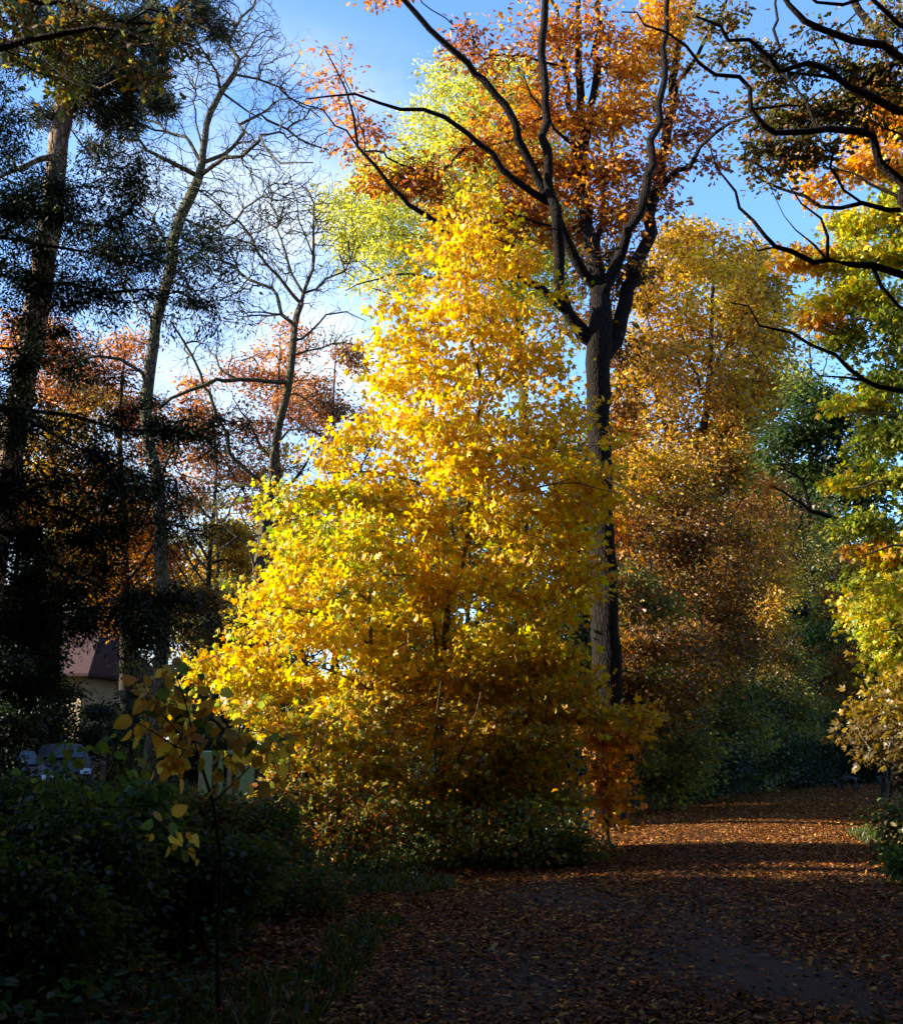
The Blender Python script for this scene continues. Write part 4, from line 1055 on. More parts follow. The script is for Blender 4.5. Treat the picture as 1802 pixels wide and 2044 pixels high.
# ------------------------------------------------------------------ right: oak with dark snaking limbs, its trunk outside the frame
OL = [dict(p=[(1975, 330), (1880, 240), (1801, 213), (1737, 195), (1695, 163), (1652, 137), (1606, 133), (1563, 128), (1535, 110), (1499, 85), (1464, 67), (1432, 46), (1389, 32)], w=(26, 5), dd=-2.4),
      dict(p=[(1975, 260), (1860, 160), (1801, 110), (1748, 89), (1695, 75), (1624, 64), (1602, 43), (1574, 11), (1560, -7), (1530, -60)], w=(26, 10), dd=-1.0),
      dict(p=[(1970, 640), (1880, 520), (1820, 440), (1801, 401), (1787, 362), (1758, 320), (1737, 284), (1719, 266), (1659, 263), (1606, 270), (1553, 266), (1521, 245), (1499, 213), (1496, 178), (1474, 153), (1432, 142), (1403, 124), (1361, 99), (1318, 67), (1286, 50), (1265, 21), (1240, 23)], w=(28, 3), dd=-2.6),
      dict(p=[(1972, 560), (1870, 450), (1801, 426), (1766, 415), (1730, 407), (1677, 414), (1641, 408), (1606, 394), (1553, 376), (1517, 366), (1492, 362)], w=(17, 5), dd=0.6),
      dict(p=[(1970, 700), (1880, 580), (1801, 550), (1748, 526), (1695, 515), (1617, 524), (1581, 508), (1546, 492), (1517, 469), (1496, 444), (1478, 412), (1453, 387), (1432, 337), (1418, 298)], w=(24, 3), dd=-1.0),
      dict(p=[(1670, 512), (1648, 469), (1634, 426), (1599, 401), (1574, 369)], w=(9, 3), dd=-.3, on=5),
      dict(p=[(1659, 514), (1624, 476), (1581, 458), (1565, 431)], w=(7, 2), dd=.3, on=5),
      dict(p=[(1553, 497), (1520, 492), (1499, 484), (1489, 462)], w=(5, 2), dd=-.2, on=5),
      dict(p=[(1740, 525), (1766, 572), (1801, 611), (1850, 640)], w=(10, 6), dd=.3, on=5),
      dict(p=[(1972, 900), (1880, 810), (1801, 786), (1751, 776), (1730, 754), (1695, 733), (1659, 715), (1624, 687), (1588, 662), (1524, 639), (1496, 611), (1457, 604)], w=(17, 3), dd=-1.4),
      dict(p=[(1730, 757), (1677, 765), (1641, 744), (1609, 722)], w=(7, 2), dd=-.3, on=10),
      dict(p=[(1980, 180), (1860, 150), (1801, 114), (1780, 96), (1748, 64), (1716, 25), (1695, -10), (1670, -60)], w=(24, 14), dd=1.2),
      dict(p=[(1650, 262), (1627, 248), (1599, 206), (1570, 163), (1546, 135)], w=(9, 6), dd=.5, on=3),
      dict(p=[(1546, 120), (1546, 60), (1553, 0), (1556, -50)], w=(8, 5), dd=.6, on=1),
      dict(p=[(1976, 100), (1860, 60), (1801, 30), (1740, 5), (1680, 0), (1630, -5), (1590, -30)], w=(16, 6), dd=-1),
      dict(p=[(1530, 210), (1560, 205), (1600, 190), (1640, 180)], w=(6, 3), dd=.4, on=3),
      dict(p=[(1801, 290), (1780, 315), (1765, 340)], w=(7, 5), dd=.2, minor=True)]
tree('oak_tree', 'near oak whose dark snaking limbs reach in from the right edge over the path', 'oak tree', D=15.0,
    trunk=[(2010, 1720, 112), (1995, 1300, 100), (1985, 1000, 94), (1972, 700, 86), (1975, 400, 70), (1980, 200, 56), (1985, 0, 40), (1990, -250, 22)],
    limbs=OL,
    blobs=[(1500, 110, 60, 30, 22), (1560, 150, 60, 40, 30), (1540, 210, 60, 45, 40), (1600, 220, 60, 40, 34), (1480, 230, 40, 40, 18), (1590, 290, 70, 30, 30), (1650, 220, 60, 40, 30), (1690, 200, 60, 40, 30), (1510, 300, 50, 25, 14), (1660, 130, 60, 35, 22), (1720, 140, 60, 40, 24), (1770, 60, 50, 60, 30), (1780, 160, 40, 50, 20),
           (1530, 340, 35, 18, 10), (1560, 310, 40, 22, 10), (1650, 310, 50, 30, 14), (1440, 120, 40, 25, 8), (1540, 370, 35, 14, 6), (1620, 60, 50, 30, 8), (1400, 30, 40, 25, 8), (1460, 20, 40, 25, 10), (1740, 250, 50, 30, 14), (1440, 60, 30, 20, 5),
           (1880, 300, 90, 160, 60), (1900, 0, 100, 140, 60), (1900, 600, 70, 120, 30),
           ('W', 6, 9, 15, 5, 5, 3, 420, 0), ('W', 3, 4, 12, 5, 5, 3, 420, 0), ('W', 10, 15, 13, 4, 6, 5, 300, 0), ('W', 10, 12, 8, 3, 5, 4, 200, 0)],
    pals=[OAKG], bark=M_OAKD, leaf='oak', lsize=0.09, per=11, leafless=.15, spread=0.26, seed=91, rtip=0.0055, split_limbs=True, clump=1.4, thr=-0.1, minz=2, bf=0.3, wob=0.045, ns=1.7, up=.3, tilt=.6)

# green to orange maple at the right edge
tree('maple_tree', 'bright maple at the right edge turning from orange at the top to green below', 'maple tree', D=27.0,
    trunk=[(1990, 1600, 50), (1960, 1200, 44), (1935, 900, 38), (1905, 600, 30), (1880, 300, 20), (1860, 100, 10)],
    limbs=[dict(p=[(1890, 450), (1830, 410), (1760, 375), (1700, 345), (1650, 325)], w=(12, 3)), dict(p=[(1900, 620), (1820, 540), (1740, 500), (1660, 500), (1600, 520)], w=(14, 3)), dict(p=[(1920, 760), (1830, 690), (1750, 640), (1680, 640)], w=(13, 3)),
           dict(p=[(1930, 900), (1840, 850), (1760, 820), (1700, 830)], w=(12, 3)), dict(p=[(1945, 1050), (1860, 990), (1780, 960), (1700, 975)], w=(12, 3)), dict(p=[(1960, 1200), (1880, 1130), (1800, 1090), (1720, 1110)], w=(12, 3)), dict(p=[(1880, 300), (1820, 240), (1760, 220), (1720, 230)], w=(9, 3)), dict(p=[(1965, 1300), (1890, 1260), (1820, 1240), (1760, 1260)], w=(10, 3))],
    blobs=[(1770, 190, 60, 40, 30, 0), (1790, 240, 50, 40, 26, 0), (1740, 260, 40, 30, 14, 0), (1640, 325, 40, 18, 14, 0), (1690, 350, 60, 28, 30, 0), (1760, 320, 60, 40, 36, 0), (1640, 370, 30, 16, 8, 0), (1790, 400, 50, 50, 40, 1), (1730, 440, 70, 45, 56, 1), (1780, 500, 60, 50, 50, 1), (1600, 520, 50, 26, 28, 0), (1670, 520, 60, 30, 36, 1), (1570, 540, 30, 18, 10, 0),
           (1740, 580, 70, 40, 50, 1), (1660, 600, 40, 26, 22, 1), (1640, 640, 36, 16, 16, 0), (1790, 660, 50, 50, 44, 2), (1710, 660, 60, 30, 36, 2), (1760, 740, 60, 40, 44, 2), (1790, 830, 50, 50, 44, 2), (1720, 810, 50, 30, 24, 1), (1760, 900, 60, 40, 44, 2), (1700, 970, 50, 24, 22, 1), (1780, 980, 50, 40, 40, 2),
           (1740, 1060, 60, 30, 34, 2), (1790, 1120, 50, 40, 40, 1), (1740, 1110, 40, 20, 14, 0), (1700, 1150, 40, 20, 12, 2), (1790, 1200, 50, 40, 34, 1), (1780, 1280, 50, 36, 26, 2), ('POLY', [(1690, 1190), (1760, 1140), (1900, 1130), (1900, 1370), (1740, 1375), (1705, 1290)], 190, 1, 0, 1.6), (1860, 500, 60, 200, 90, 1), (1870, 900, 60, 200, 90, 2), (1870, 1200, 60, 100, 40, 2)],
    pals=[[((0.72, 0.34, 0.04), 4), ((0.76, 0.48, 0.05), 3), ((0.6, 0.24, 0.05), 1)], YELG, MGREEN], bark=M_MAPLE, leaf='maple', lsize=0.105, per=20, spread=0.5, seed=101, rtip=0.005, clump=1.0, thr=0.02, minz=2, ns=1.35, bs=1.15, up=.4, tilt=.6, droop=.8)
def wood(name, label, cat, D, u, vtop, vbot, w, n, pals, seed, tw=18, leaf='oval', lsize=0.12, per=16, spread=0.55, bark=None, thr=-0.05, group=None,
         lean=0, tall=None, clump=0.6, limbn=6, split=0.45, rtip=0.006, mat=None, palsplit=True, flat=0.45, leafless=0.0, droop=0.7, ns=2.0):
    """woodland tree: crown between vtop and vbot in the picture, half width w, trunk under it at u"""
    rn = np.random.default_rng(seed + 5000)
    g0 = proj([[P(u, 1500, D)[0], D, gz(P(u, 1500, D)[0], D)]])[0]
    h = vbot - vtop
    tr = [(u, g0[1], tw), (u + lean * .15, g0[1] - (g0[1] - vtop) * .25, tw * .9), (u + lean * .35 + rn.normal(0, w * .05), g0[1] - (g0[1] - vtop) * .5, tw * .7),
          (u + lean * .7 + rn.normal(0, w * .08), g0[1] - (g0[1] - vtop) * .76, tw * .42), (u + lean, vtop + h * .06, tw * .12)]
    lim = []
    for i in range(limbn):
        f = 0.30 + 0.58 * (i + rn.random() * .7) / limbn
        v = vbot + (vtop - vbot) * (f * 0.9) + h * .12; s_ = -1 if i % 2 else 1
        if rn.random() < .25: s_ *= -1
        uu = u + lean * f
        r = w * rn.uniform(.55, .9) * math.sin(math.pi * min(.95, max(.2, 1 - f * .8)))
        lim.append(dict(p=[(uu, v + h * .10), (uu + s_ * r * .35, v + h * .03), (uu + s_ * r * .7, v - h * .06), (uu + s_ * r, v - h * rn.uniform(.10, .2))], w=(tw * .4, tw * .1), dd=rn.uniform(-1, 1) * S(w, D) * .8))
    bl = []; m = max(5, int(n / 26))
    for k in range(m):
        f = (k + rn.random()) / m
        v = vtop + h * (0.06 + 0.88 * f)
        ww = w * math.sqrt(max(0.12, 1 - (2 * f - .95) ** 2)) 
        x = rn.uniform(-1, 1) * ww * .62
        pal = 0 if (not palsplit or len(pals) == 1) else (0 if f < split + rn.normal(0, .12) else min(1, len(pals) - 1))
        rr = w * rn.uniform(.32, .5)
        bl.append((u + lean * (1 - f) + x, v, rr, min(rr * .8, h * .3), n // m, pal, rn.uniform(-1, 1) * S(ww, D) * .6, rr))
    return tree(name, label, cat, D=D, trunk=tr, limbs=lim, blobs=bl, bark=bark or M_THIN, leaf=leaf, lsize=lsize, per=per, spread=spread, pals=pals, seed=seed, rtip=rtip,
                bf=0.3, clump=clump, thr=thr, minz=1.5, group=group, leafmat=mat, flat=flat, leafless=leafless, seg=0.5, droop=droop, ns=ns, up=.3, tilt=.5, ctilt=.5, tonev=.18)

# ---------------- left background: orange and pinkish trees with the sky shining through
G1 = 'orange trees behind the bare trunks'
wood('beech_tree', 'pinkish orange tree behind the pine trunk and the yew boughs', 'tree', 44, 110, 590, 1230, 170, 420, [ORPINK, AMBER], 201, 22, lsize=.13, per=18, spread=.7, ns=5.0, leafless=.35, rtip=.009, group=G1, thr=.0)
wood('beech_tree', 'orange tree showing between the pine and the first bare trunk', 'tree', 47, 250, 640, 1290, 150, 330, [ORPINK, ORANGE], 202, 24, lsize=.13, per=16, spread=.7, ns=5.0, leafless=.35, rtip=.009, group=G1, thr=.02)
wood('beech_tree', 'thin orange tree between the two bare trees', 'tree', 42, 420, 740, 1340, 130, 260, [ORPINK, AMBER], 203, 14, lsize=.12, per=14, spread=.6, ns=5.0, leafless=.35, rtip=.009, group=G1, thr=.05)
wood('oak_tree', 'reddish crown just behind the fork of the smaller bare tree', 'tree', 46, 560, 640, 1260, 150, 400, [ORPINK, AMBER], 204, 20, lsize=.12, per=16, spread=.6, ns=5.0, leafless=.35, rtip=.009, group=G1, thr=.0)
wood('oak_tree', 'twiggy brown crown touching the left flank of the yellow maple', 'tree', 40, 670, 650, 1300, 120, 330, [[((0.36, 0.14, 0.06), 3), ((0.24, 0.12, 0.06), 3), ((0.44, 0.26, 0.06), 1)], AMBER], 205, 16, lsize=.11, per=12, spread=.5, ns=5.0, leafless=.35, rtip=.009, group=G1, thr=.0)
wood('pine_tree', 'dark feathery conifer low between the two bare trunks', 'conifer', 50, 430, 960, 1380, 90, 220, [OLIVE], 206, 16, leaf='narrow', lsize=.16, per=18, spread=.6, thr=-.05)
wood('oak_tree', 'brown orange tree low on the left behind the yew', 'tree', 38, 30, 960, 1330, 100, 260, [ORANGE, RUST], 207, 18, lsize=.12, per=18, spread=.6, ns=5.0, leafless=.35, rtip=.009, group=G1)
wood('hornbeam_tree', 'dim rusty tree below the bare fork beside the maple edge', 'tree', 36, 420, 1150, 1440, 110, 240, [RUST, OLIVE], 208, 12, lsize=.11, per=10, spread=.5)
wood('hornbeam_tree', 'dark tangled tree low behind the foot of the crooked bare trunk', 'tree', 34, 262, 1240, 1500, 40, 80, [OLIVE, DARKG], 209, 12, lsize=.1, per=9, spread=.5, thr=0)
wood('holly_tree', 'near black evergreen bush left of the pale bare trunk foot', 'evergreen', 22, 10, 1290, 1560, 80, 260, [DARKG], 210, 14, lsize=.07, per=24, spread=.35, mat=M_NEEDLE, clump=1)
wood('holly_tree', 'near black evergreen bush right of the pale bare trunk foot', 'evergreen', 24, 425, 1300, 1500, 60, 170, [DARKG, [((.05,.07,.02),1)]], 211, 10, lsize=.07, per=22, spread=.35, mat=M_NEEDLE, clump=1)

MB_ = 'dark young trees standing behind the maples'  # some raised, farther ones added, to shade the path and oak trunk
for i, (u, D, vt, ww, lb) in enumerate([(600, 25.5, 1000, 80, 'leftmost dark young tree behind the left maple'), (790, 24.5, 880, 100, 'dark young tree showing through the gap above the left maple'), (930, 24.8, 720, 110, 'dark young tree hidden behind the tall maple stems'), (1060, 25.2, 760, 100, 'dark young tree between the tall maple and the big oak trunk'), (1262, 27.5, 1120, 70, 'dark young tree just right of the big oak trunk'), (740, 28, 1010, 105, 'farther dark young tree added behind the left part of the maples to shade the path'), (1010, 28.5, 980, 110, 'farther dark young tree added behind the tall maple to shade the path'), (900, 32, 1050, 110, 'farthest dark young tree added behind the maples to shade the path')]):
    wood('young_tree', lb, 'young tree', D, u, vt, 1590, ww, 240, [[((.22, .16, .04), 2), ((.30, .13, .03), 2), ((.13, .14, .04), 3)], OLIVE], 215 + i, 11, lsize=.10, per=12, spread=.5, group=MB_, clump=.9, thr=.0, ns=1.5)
# ---------------- right background
tree('oak_tree', 'broad amber oak right of the big trunk, its ragged crown cut against the sky', 'oak tree', D=38,
    trunk=[(1385, 1560, 26), (1382, 1200, 24), (1384, 1000, 22), (1395, 900, 18), (1412, 800, 14), (1420, 650, 9), (1425, 520, 4)],
    limbs=[dict(p=[(1384, 1010), (1340, 900), (1310, 780), (1300, 660)], w=(13, 4), dd=-1), dict(p=[(1390, 960), (1440, 880), (1490, 800), (1520, 700)], w=(13, 4), dd=-1), dict(p=[(1386, 980), (1430, 930), (1500, 890), (1540, 860)], w=(9, 3), dd=1), dict(p=[(1412, 800), (1370, 700), (1350, 600)], w=(8, 3)), dict(p=[(1416, 760), (1460, 660), (1470, 570)], w=(8, 3)), dict(p=[(1383, 1060), (1330, 1010), (1270, 960)], w=(8, 3))],
    blobs=[('POLY', [(1250, 640), (1265, 540), (1300, 470), (1350, 440), (1390, 470), (1430, 440), (1490, 450), (1525, 520), (1575, 570), (1580, 700), (1555, 840), (1500, 900), (1470, 1000), (1300, 1050), (1225, 920), (1225, 760)], 2400,
        lambda u, v, r: (1 if ((u - 1410) / 90) ** 2 + ((v - 570) / 80) ** 2 < 1 and r.random() < .75 else 2 if r.random() < (v - 520) / 500 else 0), 0, 3.2)],
    pals=[[((0.56, 0.32, 0.05), 3), ((0.66, 0.40, 0.05), 2), ((0.34, 0.22, 0.05), 2)], [((0.80, 0.54, 0.06), 3), ((0.70, 0.42, 0.05), 2)], [((0.42, 0.25, 0.045), 3), ((0.60, 0.36, 0.05), 1.5), ((0.36, 0.16, 0.03), 2), ((.18, .17, .04), 1)]],
    bark=M_THIN, leaf='oval', lsize=.15, per=15, spread=.55, seed=221, rtip=.008, bf=.3, clump=.8, thr=.06, squash=1.2, ctilt=.5, tonev=.2, minz=5, seg=.5, up=.3, tilt=.6, droop=.8)
wood('oak_tree', 'olive brown oak crown standing beside the gap of sky on the right', 'oak tree', 43, 1490, 510, 960, 95, 420, [[((0.22, 0.19, 0.045), 3), ((0.34, 0.24, 0.05), 2), ((0.15, 0.15, 0.04), 2)], OLIVE], 222, 18, lsize=.13, per=14, spread=.8, lean=-10, ns=4.0)
wood('birch_tree', 'slender half bare tree with yellow leaves leaning over the sky gap', 'tree', 37, 1385, 740, 1180, 110, 330, [AMBER, OLIVE], 224, 13, lsize=.11, per=8, spread=.6, lean=70, rtip=.009, thr=0)
wood('oak_tree', 'slim olive tree against the bright sky at the right', 'tree', 48, 1610, 560, 1000, 75, 260, [OLIVE, GREEN], 225, 14, lsize=.13, per=10, spread=.7)
tree('holm_oak', 'dark green tree with a twisting bare bough on the right', 'evergreen tree', D=31,
    trunk=[(1800, 1600, 40), (1790, 1300, 36), (1770, 1120, 30), (1735, 1050, 26), (1700, 950, 20), (1660, 860, 12), (1630, 780, 7)],
    limbs=[dict(p=[(1735, 1050), (1684, 1038), (1641, 1028), (1599, 1006), (1563, 985), (1542, 971)], w=(14, 4), dd=-1), dict(p=[(1625, 1018), (1609, 978), (1599, 957), (1574, 943), (1574, 925), (1560, 900)], w=(9, 4), dd=-.4)],
    blobs=[(1620, 790, 70, 40, 56), (1580, 860, 70, 50, 76), (1650, 860, 80, 60, 90), (1540, 900, 40, 30, 20), (1700, 900, 60, 60, 60), (1720, 980, 70, 50, 60), (1650, 950, 60, 50, 50), (1590, 930, 40, 30, 22), (1700, 820, 50, 50, 36), (1780, 1060, 60, 40, 40), (1600, 760, 50, 24, 20, 1)],
    pals=[[((0.05, 0.085, 0.025), 4), ((0.08, 0.11, 0.03), 2)], [((.3, .3, .06), 1), ((.14, .16, .04), 1)]], bark=M_OAKD, leaf='oval', lsize=.12, per=22, spread=.55, seed=230, clump=.8, thr=-.08, minz=3)
U = 'understory trees in the shade on the right'
und = [(1330, 1280, 1590, 120, 30, 300, [RUST, OLIVE], 'dull red brown thicket tree left of the path bend'), (1450, 1300, 1580, 120, 38.5, 300, [OLIVE, DARKG], 'dark thicket tree behind the leaf covered bend'), (1740, 1320, 1550, 120, 52, 300, [AMBER, DARKG], 'brown and green thicket tree under the dark green tree'), (1560, 1340, 1585, 110, 44, 260, [RUST, DARKG], 'dim thicket tree at the end of the path'),
       (1300, 880, 1180, 90, 34, 240, [AMBER, RUST], 'rusty brown tree right against the big oak trunk'),
       (1400, 980, 1330, 120, 36, 330, [[((0.30, 0.14, 0.03), 3), ((0.38, 0.20, .035), 2), ((.15, .09, .025), 3)], RUST], 'deep rust brown beech in the middle of the dark wood'),
       (1500, 950, 1240, 100, 41, 260, [[((0.44, 0.24, 0.06), 3), ((0.34, 0.14, 0.05), 2)], AMBER], 'thin orange brown tree before the pale sky on the right'),
       (1590, 1050, 1330, 110, 46, 320, [OLIVE, GREEN], 'olive green tree under the twisting bough'),
       (1765, 1060, 1380, 100, 36, 300, [AMBER, RUST], 'amber brown tree below the dark green tree'),
       (1262, 1130, 1440, 75, 27, 220, [OLIVE, RUST], 'olive young tree with a pale stem beside the big oak trunk'),
       (1400, 1210, 1500, 110, 36.5, 300, [RUST, OLIVE], 'rusty young tree above the dark edge of the path'),
       (1540, 1230, 1500, 100, 43, 280, [[((.2, .14, .04), 3), ((.3, .13, .03), 2)], OLIVE], 'dim brown tree behind the path bend'),
       (1660, 1240, 1530, 95, 49, 280, [RUST, OLIVE], 'dim orange tree beside the slender dark trunk at the bend'),
       (1350, 1390, 1590, 110, 33, 200, [[((.16, .11, .03), 3), ((.1, .10, .03), 3)], DARKG], 'dark bushy young tree on the left bank of the path bend'),
       (1500, 1380, 1570, 110, 41, 240, [DARKG, OLIVE], 'nearly black bushy tree behind the leaf covered bank'),
       (1620, 1420, 1560, 80, 47, 160, [OLIVE, DARKG], 'small dark tree at the far bend of the path')]
for i, (u, vt, vb, ww, D, n, pl, lb) in enumerate(und):
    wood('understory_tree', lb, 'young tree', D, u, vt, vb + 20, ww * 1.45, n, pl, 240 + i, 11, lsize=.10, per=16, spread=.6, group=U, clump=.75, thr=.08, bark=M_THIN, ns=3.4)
tree('understory_tree', 'slender dark trunk standing alone at the far bend of the path', 'tree', D=47, trunk=[(1612, 1560, 22), (1612, 1400, 20), (1608, 1250, 18), (1600, 1100, 14), (1595, 980, 8)], limbs=[dict(p=[(1610, 1300), (1570, 1230), (1530, 1190)], w=(8, 3))],
     blobs=[(1590, 1080, 80, 60, 80), (1620, 1180, 70, 50, 50)], pals=[AMBER], bark=M_OAKD, leaf='oval', lsize=.12, per=12, spread=.6, seed=261, minz=4)
# golden maple boughs low at the right edge
tree('maple_tree', 'golden maple whose low layered boughs hang over the path at the right edge', 'maple tree', D=21, trunk=[(1990, 1600, 22), (1980, 1350, 18), (1960, 1100, 10)], limbs=[dict(p=[(1980, 1380), (1880, 1380), (1790, 1410), (1710, 1450)], w=(6, 2), dd=-.8), dict(p=[(1985, 1450), (1890, 1440), (1800, 1480), (1730, 1510)], w=(6, 2), dd=.4)],
    blobs=[('POLY', [(2080, 1250), (1880, 1290), (1800, 1335), (1750, 1375), (1700, 1420), (1650, 1450), (1690, 1490), (1740, 1520), (1800, 1540), (1900, 1580), (2080, 1560)], 620, lambda u, v, r: 1 if v > 1430 + r.normal(0, 25) else 0, 0, 1.8)], pals=[[((0.40, 0.26, 0.03), 4), ((0.28, 0.18, 0.03), 2), ((.18, .17, .035), 1.5)], [((.22, .14, .03), 3), ((.14, .10, .03), 2)]], bark=M_MAPLE, leaf='maple', lsize=.085, per=13, spread=.34, seed=262, thr=-.02, clump=1.3, squash=1.8, flat=.25, up=.4, tilt=.55)
shrub('hazel_bush', 'dark bush with pale dead leaves at the right edge of the path', 'bush', 16.5, 1800, 1605, 60, 60, 100, [((0.09, 0.12, 0.03), 3), ((0.44, 0.34, 0.16), 1), ((.2, .16, .05), 1)], 263, 'oval', .07, 12, 5)
shrub('bramble_bush', 'low green bramble spilling over the right verge', 'bush', 13.5, 1815, 1690, 60, 50, 90, [((0.07, 0.14, 0.03), 3), ((0.12, 0.18, 0.04), 1)], 264, 'oval', .06, 12, 5)

# ---------------- far wood closing the view: four kinds, copied
FW = 'far trees closing the view behind the wood'
proto = []
for k, (pl, cl) in enumerate([(AMBER, 'amber'), (OLIVE, 'olive green'), (RUST, 'rust brown'), (OLIVE, 'dark green')]):
    Dk = 60
    t = wood('far_tree', f'{cl} far tree', 'far tree', Dk, 901, 960, 1500, 190, 420, [pl, OLIVE if k != 3 else DARKG], 280 + k, 16, leaf='diamond', lsize=.22, per=16, spread=1.0, clump=.35, thr=-.1, group=FW, ns=3.2, limbn=8)
    proto.append((t, cl))
spots = [(-27, 58, 0), (-24, 70, 1), (-17.5, 60, 2), (-13, 66, 0), (-9, 58, 1), (-4.5, 64, 2), (0, 58, 3), (4, 66, 1), (8, 60, 0), (12, 56, 2), (16, 66, 1), (20, 60, 3), (24, 68, 0), (36, 62, 1), (32, 66, 2), (-31, 66, 3), (6, 50, 3), (13, 49, 1), (16, 54, 2)]
used = set(); rnf = np.random.default_rng(77)
ordw = ['first', 'second', 'third', 'fourth', 'fifth', 'sixth', 'seventh', 'eighth', 'ninth', 'tenth', 'eleventh', 'twelfth']
cntk = {}
for (x, y, k) in spots:
    t, cl = proto[k]
    uu = 901 + FOC * x / (y * cp)
    cntk[k] = cntk.get(k, 0) + 1
    where = 'seen between the bare trunks' if uu < 560 else 'behind the yellow maple' if uu < 1180 else 'behind the big oak' if uu < 1400 else 'behind the path bend' if uu < 1700 else 'beyond the right edge'
    if k not in used:
        used.add(k); r = t; r.location = (x, y, 0)
    else:
        r = copy_tree(t, (x, y, 0), rnf.uniform(0, 6.28), rnf.uniform(.8, 1.1), group=FW)
    r['label'] = f'{ordw[cntk[k]-1]} {cl} far tree from the left, {where}'

# ---------------- unseen trees added around the camera and frame to block sun and sky
SH = 'unseen trees added to shade the path'
t0 = wood('hornbeam_tree', 'unseen leafy hornbeam added beside the viewpoint to block the sky', 'tree', 20, 901, -300, 1560, 760, 1300, [AMBER, OLIVE], 301, 44, leaf='diamond', lsize=.42, per=16, spread=1.2, clump=.3, thr=-.3, group=SH, limbn=10)
t0.location = (-7, -5, 0)
t0.location = (-9.5, 1.5, 0)
t1 = tree('sky_blocking_oak', 'unseen broad oak added behind the viewpoint, its crown blocking the sky over the path', 'oak tree', D=20, trunk=[(901, 1600, 90), (905, 1000, 70), (895, 500, 55), (901, 0, 30), (901, -500, 12)],
    limbs=[dict(p=[(900, 500), (700, 300), (400, 150)], w=(30, 8)), dict(p=[(900, 450), (1100, 250), (1400, 100)], w=(30, 8))], blobs=[('W', 0, 20, 15, 9.5, 9.5, 4.5, 1500, 0)], pals=[AMBER], bark=M_OAK, leaf='diamond', lsize=.45, per=14, spread=1.2, seed=310, thr=-.4, clump=.3, seg=.8, group=SH)
t1.location = (-7.5, -1, 0)  # added crown closes the open sky above the path
copy_tree(t1, (9.5, 0, 0), 1.9, 1.0, 'broad oak added right of the viewpoint, outside the picture, to block the sky', SH)
copy_tree(t1, (12.5, 6.5, 0), .7, .85, 'broad oak added to the right of the path, outside the picture, to block the sky', SH)
copy_tree(t1, (1, -13, 0), 4.1, 1.1, 'broad oak added well behind the viewpoint, outside the picture, to block the sky', SH)
ring = [(10, 1, 1.0), (0.5, -9, 1.15), (-9, -12, 1.0), (10, -14, 1.1), (-20, -7, 1.1), (20, -8, 1.1), (-19, 1, .95), (14.5, 10, .8), (22, 4, 1.0), (-14.5, 6.5, .6), (-18, 10.3, .5), (-29, -2, 1.0), (0, -24, 1.1), (18, 20, .8)]
RL = ['right beside the viewpoint', 'directly behind the viewpoint', 'behind and left of the viewpoint', 'behind and right of the viewpoint', 'far behind on the left', 'far behind on the right', 'left of the yew', 'right of the near oak', 'outermost to the right', 'small one left of the shrubs', 'another small one left of the shrubs', 'outermost to the left', 'farthest behind the viewpoint', 'beyond the near oak']
for i, (x, y, s_) in enumerate(ring):
    copy_tree(t0, (x, y, 0), rnf.uniform(0, 6.28), s_, 'leafy hornbeam added outside the picture to block light, ' + RL[i], SH)
for i, (x, y, s_) in enumerate([(-14.5, 15.5, .28), (-17.5, 25, .55), (-20.5, 32, .8), (-22.5, 40, .8), (-23, 42, .5)]):  # row added out of frame to keep sun off the far path
    copy_tree(t0, (x, y, -.5), rnf.uniform(0, 6.28), s_, 'low bushy hornbeam added outside the picture beyond its left edge to block the sun, ' + ['nearest', 'second nearest', 'middle one', 'second farthest', 'farthest'][i] + ' of the row', SH)
# low thicket closing the wood at eye level
TH = 'thicket closing the wood at eye level'
tb = wood('thicket_bush', 'dark thicket bush', 'bush', 50, 901, 1370, 1560, 95, 260, [OLIVE, DARKG], 330, 5, leaf='diamond', lsize=.16, per=16, spread=.8, clump=.6, thr=-.2, group=TH)
sp2 = [(-23, 50), (-18.7, 46), (-13.5, 51), (-10, 46), (-6.5, 50), (-3, 45), (0.5, 49), (4, 44), (7, 48), (9.5, 43), (11.5, 47), (17, 50), (27, 47), (18, 56), (14, 52), (21, 41), (24, 45), (30, 55)]
ct = {}
for i, (x, y) in enumerate(sp2):
    r = tb if i == 0 else copy_tree(tb, (x, y, 0), rnf.uniform(0, 6.28), rnf.uniform(.8, 1.25), group=TH)
    r.location = (x, y, 0)
    sd_ = 'left of the maples' if x < -8 else 'behind the maples' if x < 3 else 'behind the big oak' if x < 10 else 'around the far path'
    ct[sd_] = ct.get(sd_, 0) + 1
    r['label'] = f'{ordw[ct[sd_] - 1]} dark thicket bush of the far row {sd_}'

for i, (u, D, lb) in enumerate([(95, 43, 'dark evergreen hedge bush behind the parked cars'), (215, 44, 'dark evergreen hedge bush under the house wall')]):
    wood('hedge_bush', lb, 'bush', D, u, 1408, 1570, 75, 200, [DARKG, OLIVE], 340 + i, 5, leaf='oval', lsize=.12, per=18, spread=.6, clump=.7, thr=-.1, group='evergreen hedge in front of the house')
wood('dark_evergreen', 'dark evergreen left of the house wall at the left edge', 'evergreen', 40, 78, 1225, 1560, 58, 260, [DARKG], 345, 14, leaf='oval', lsize=.11, per=20, spread=.6, clump=.7, thr=-.1)
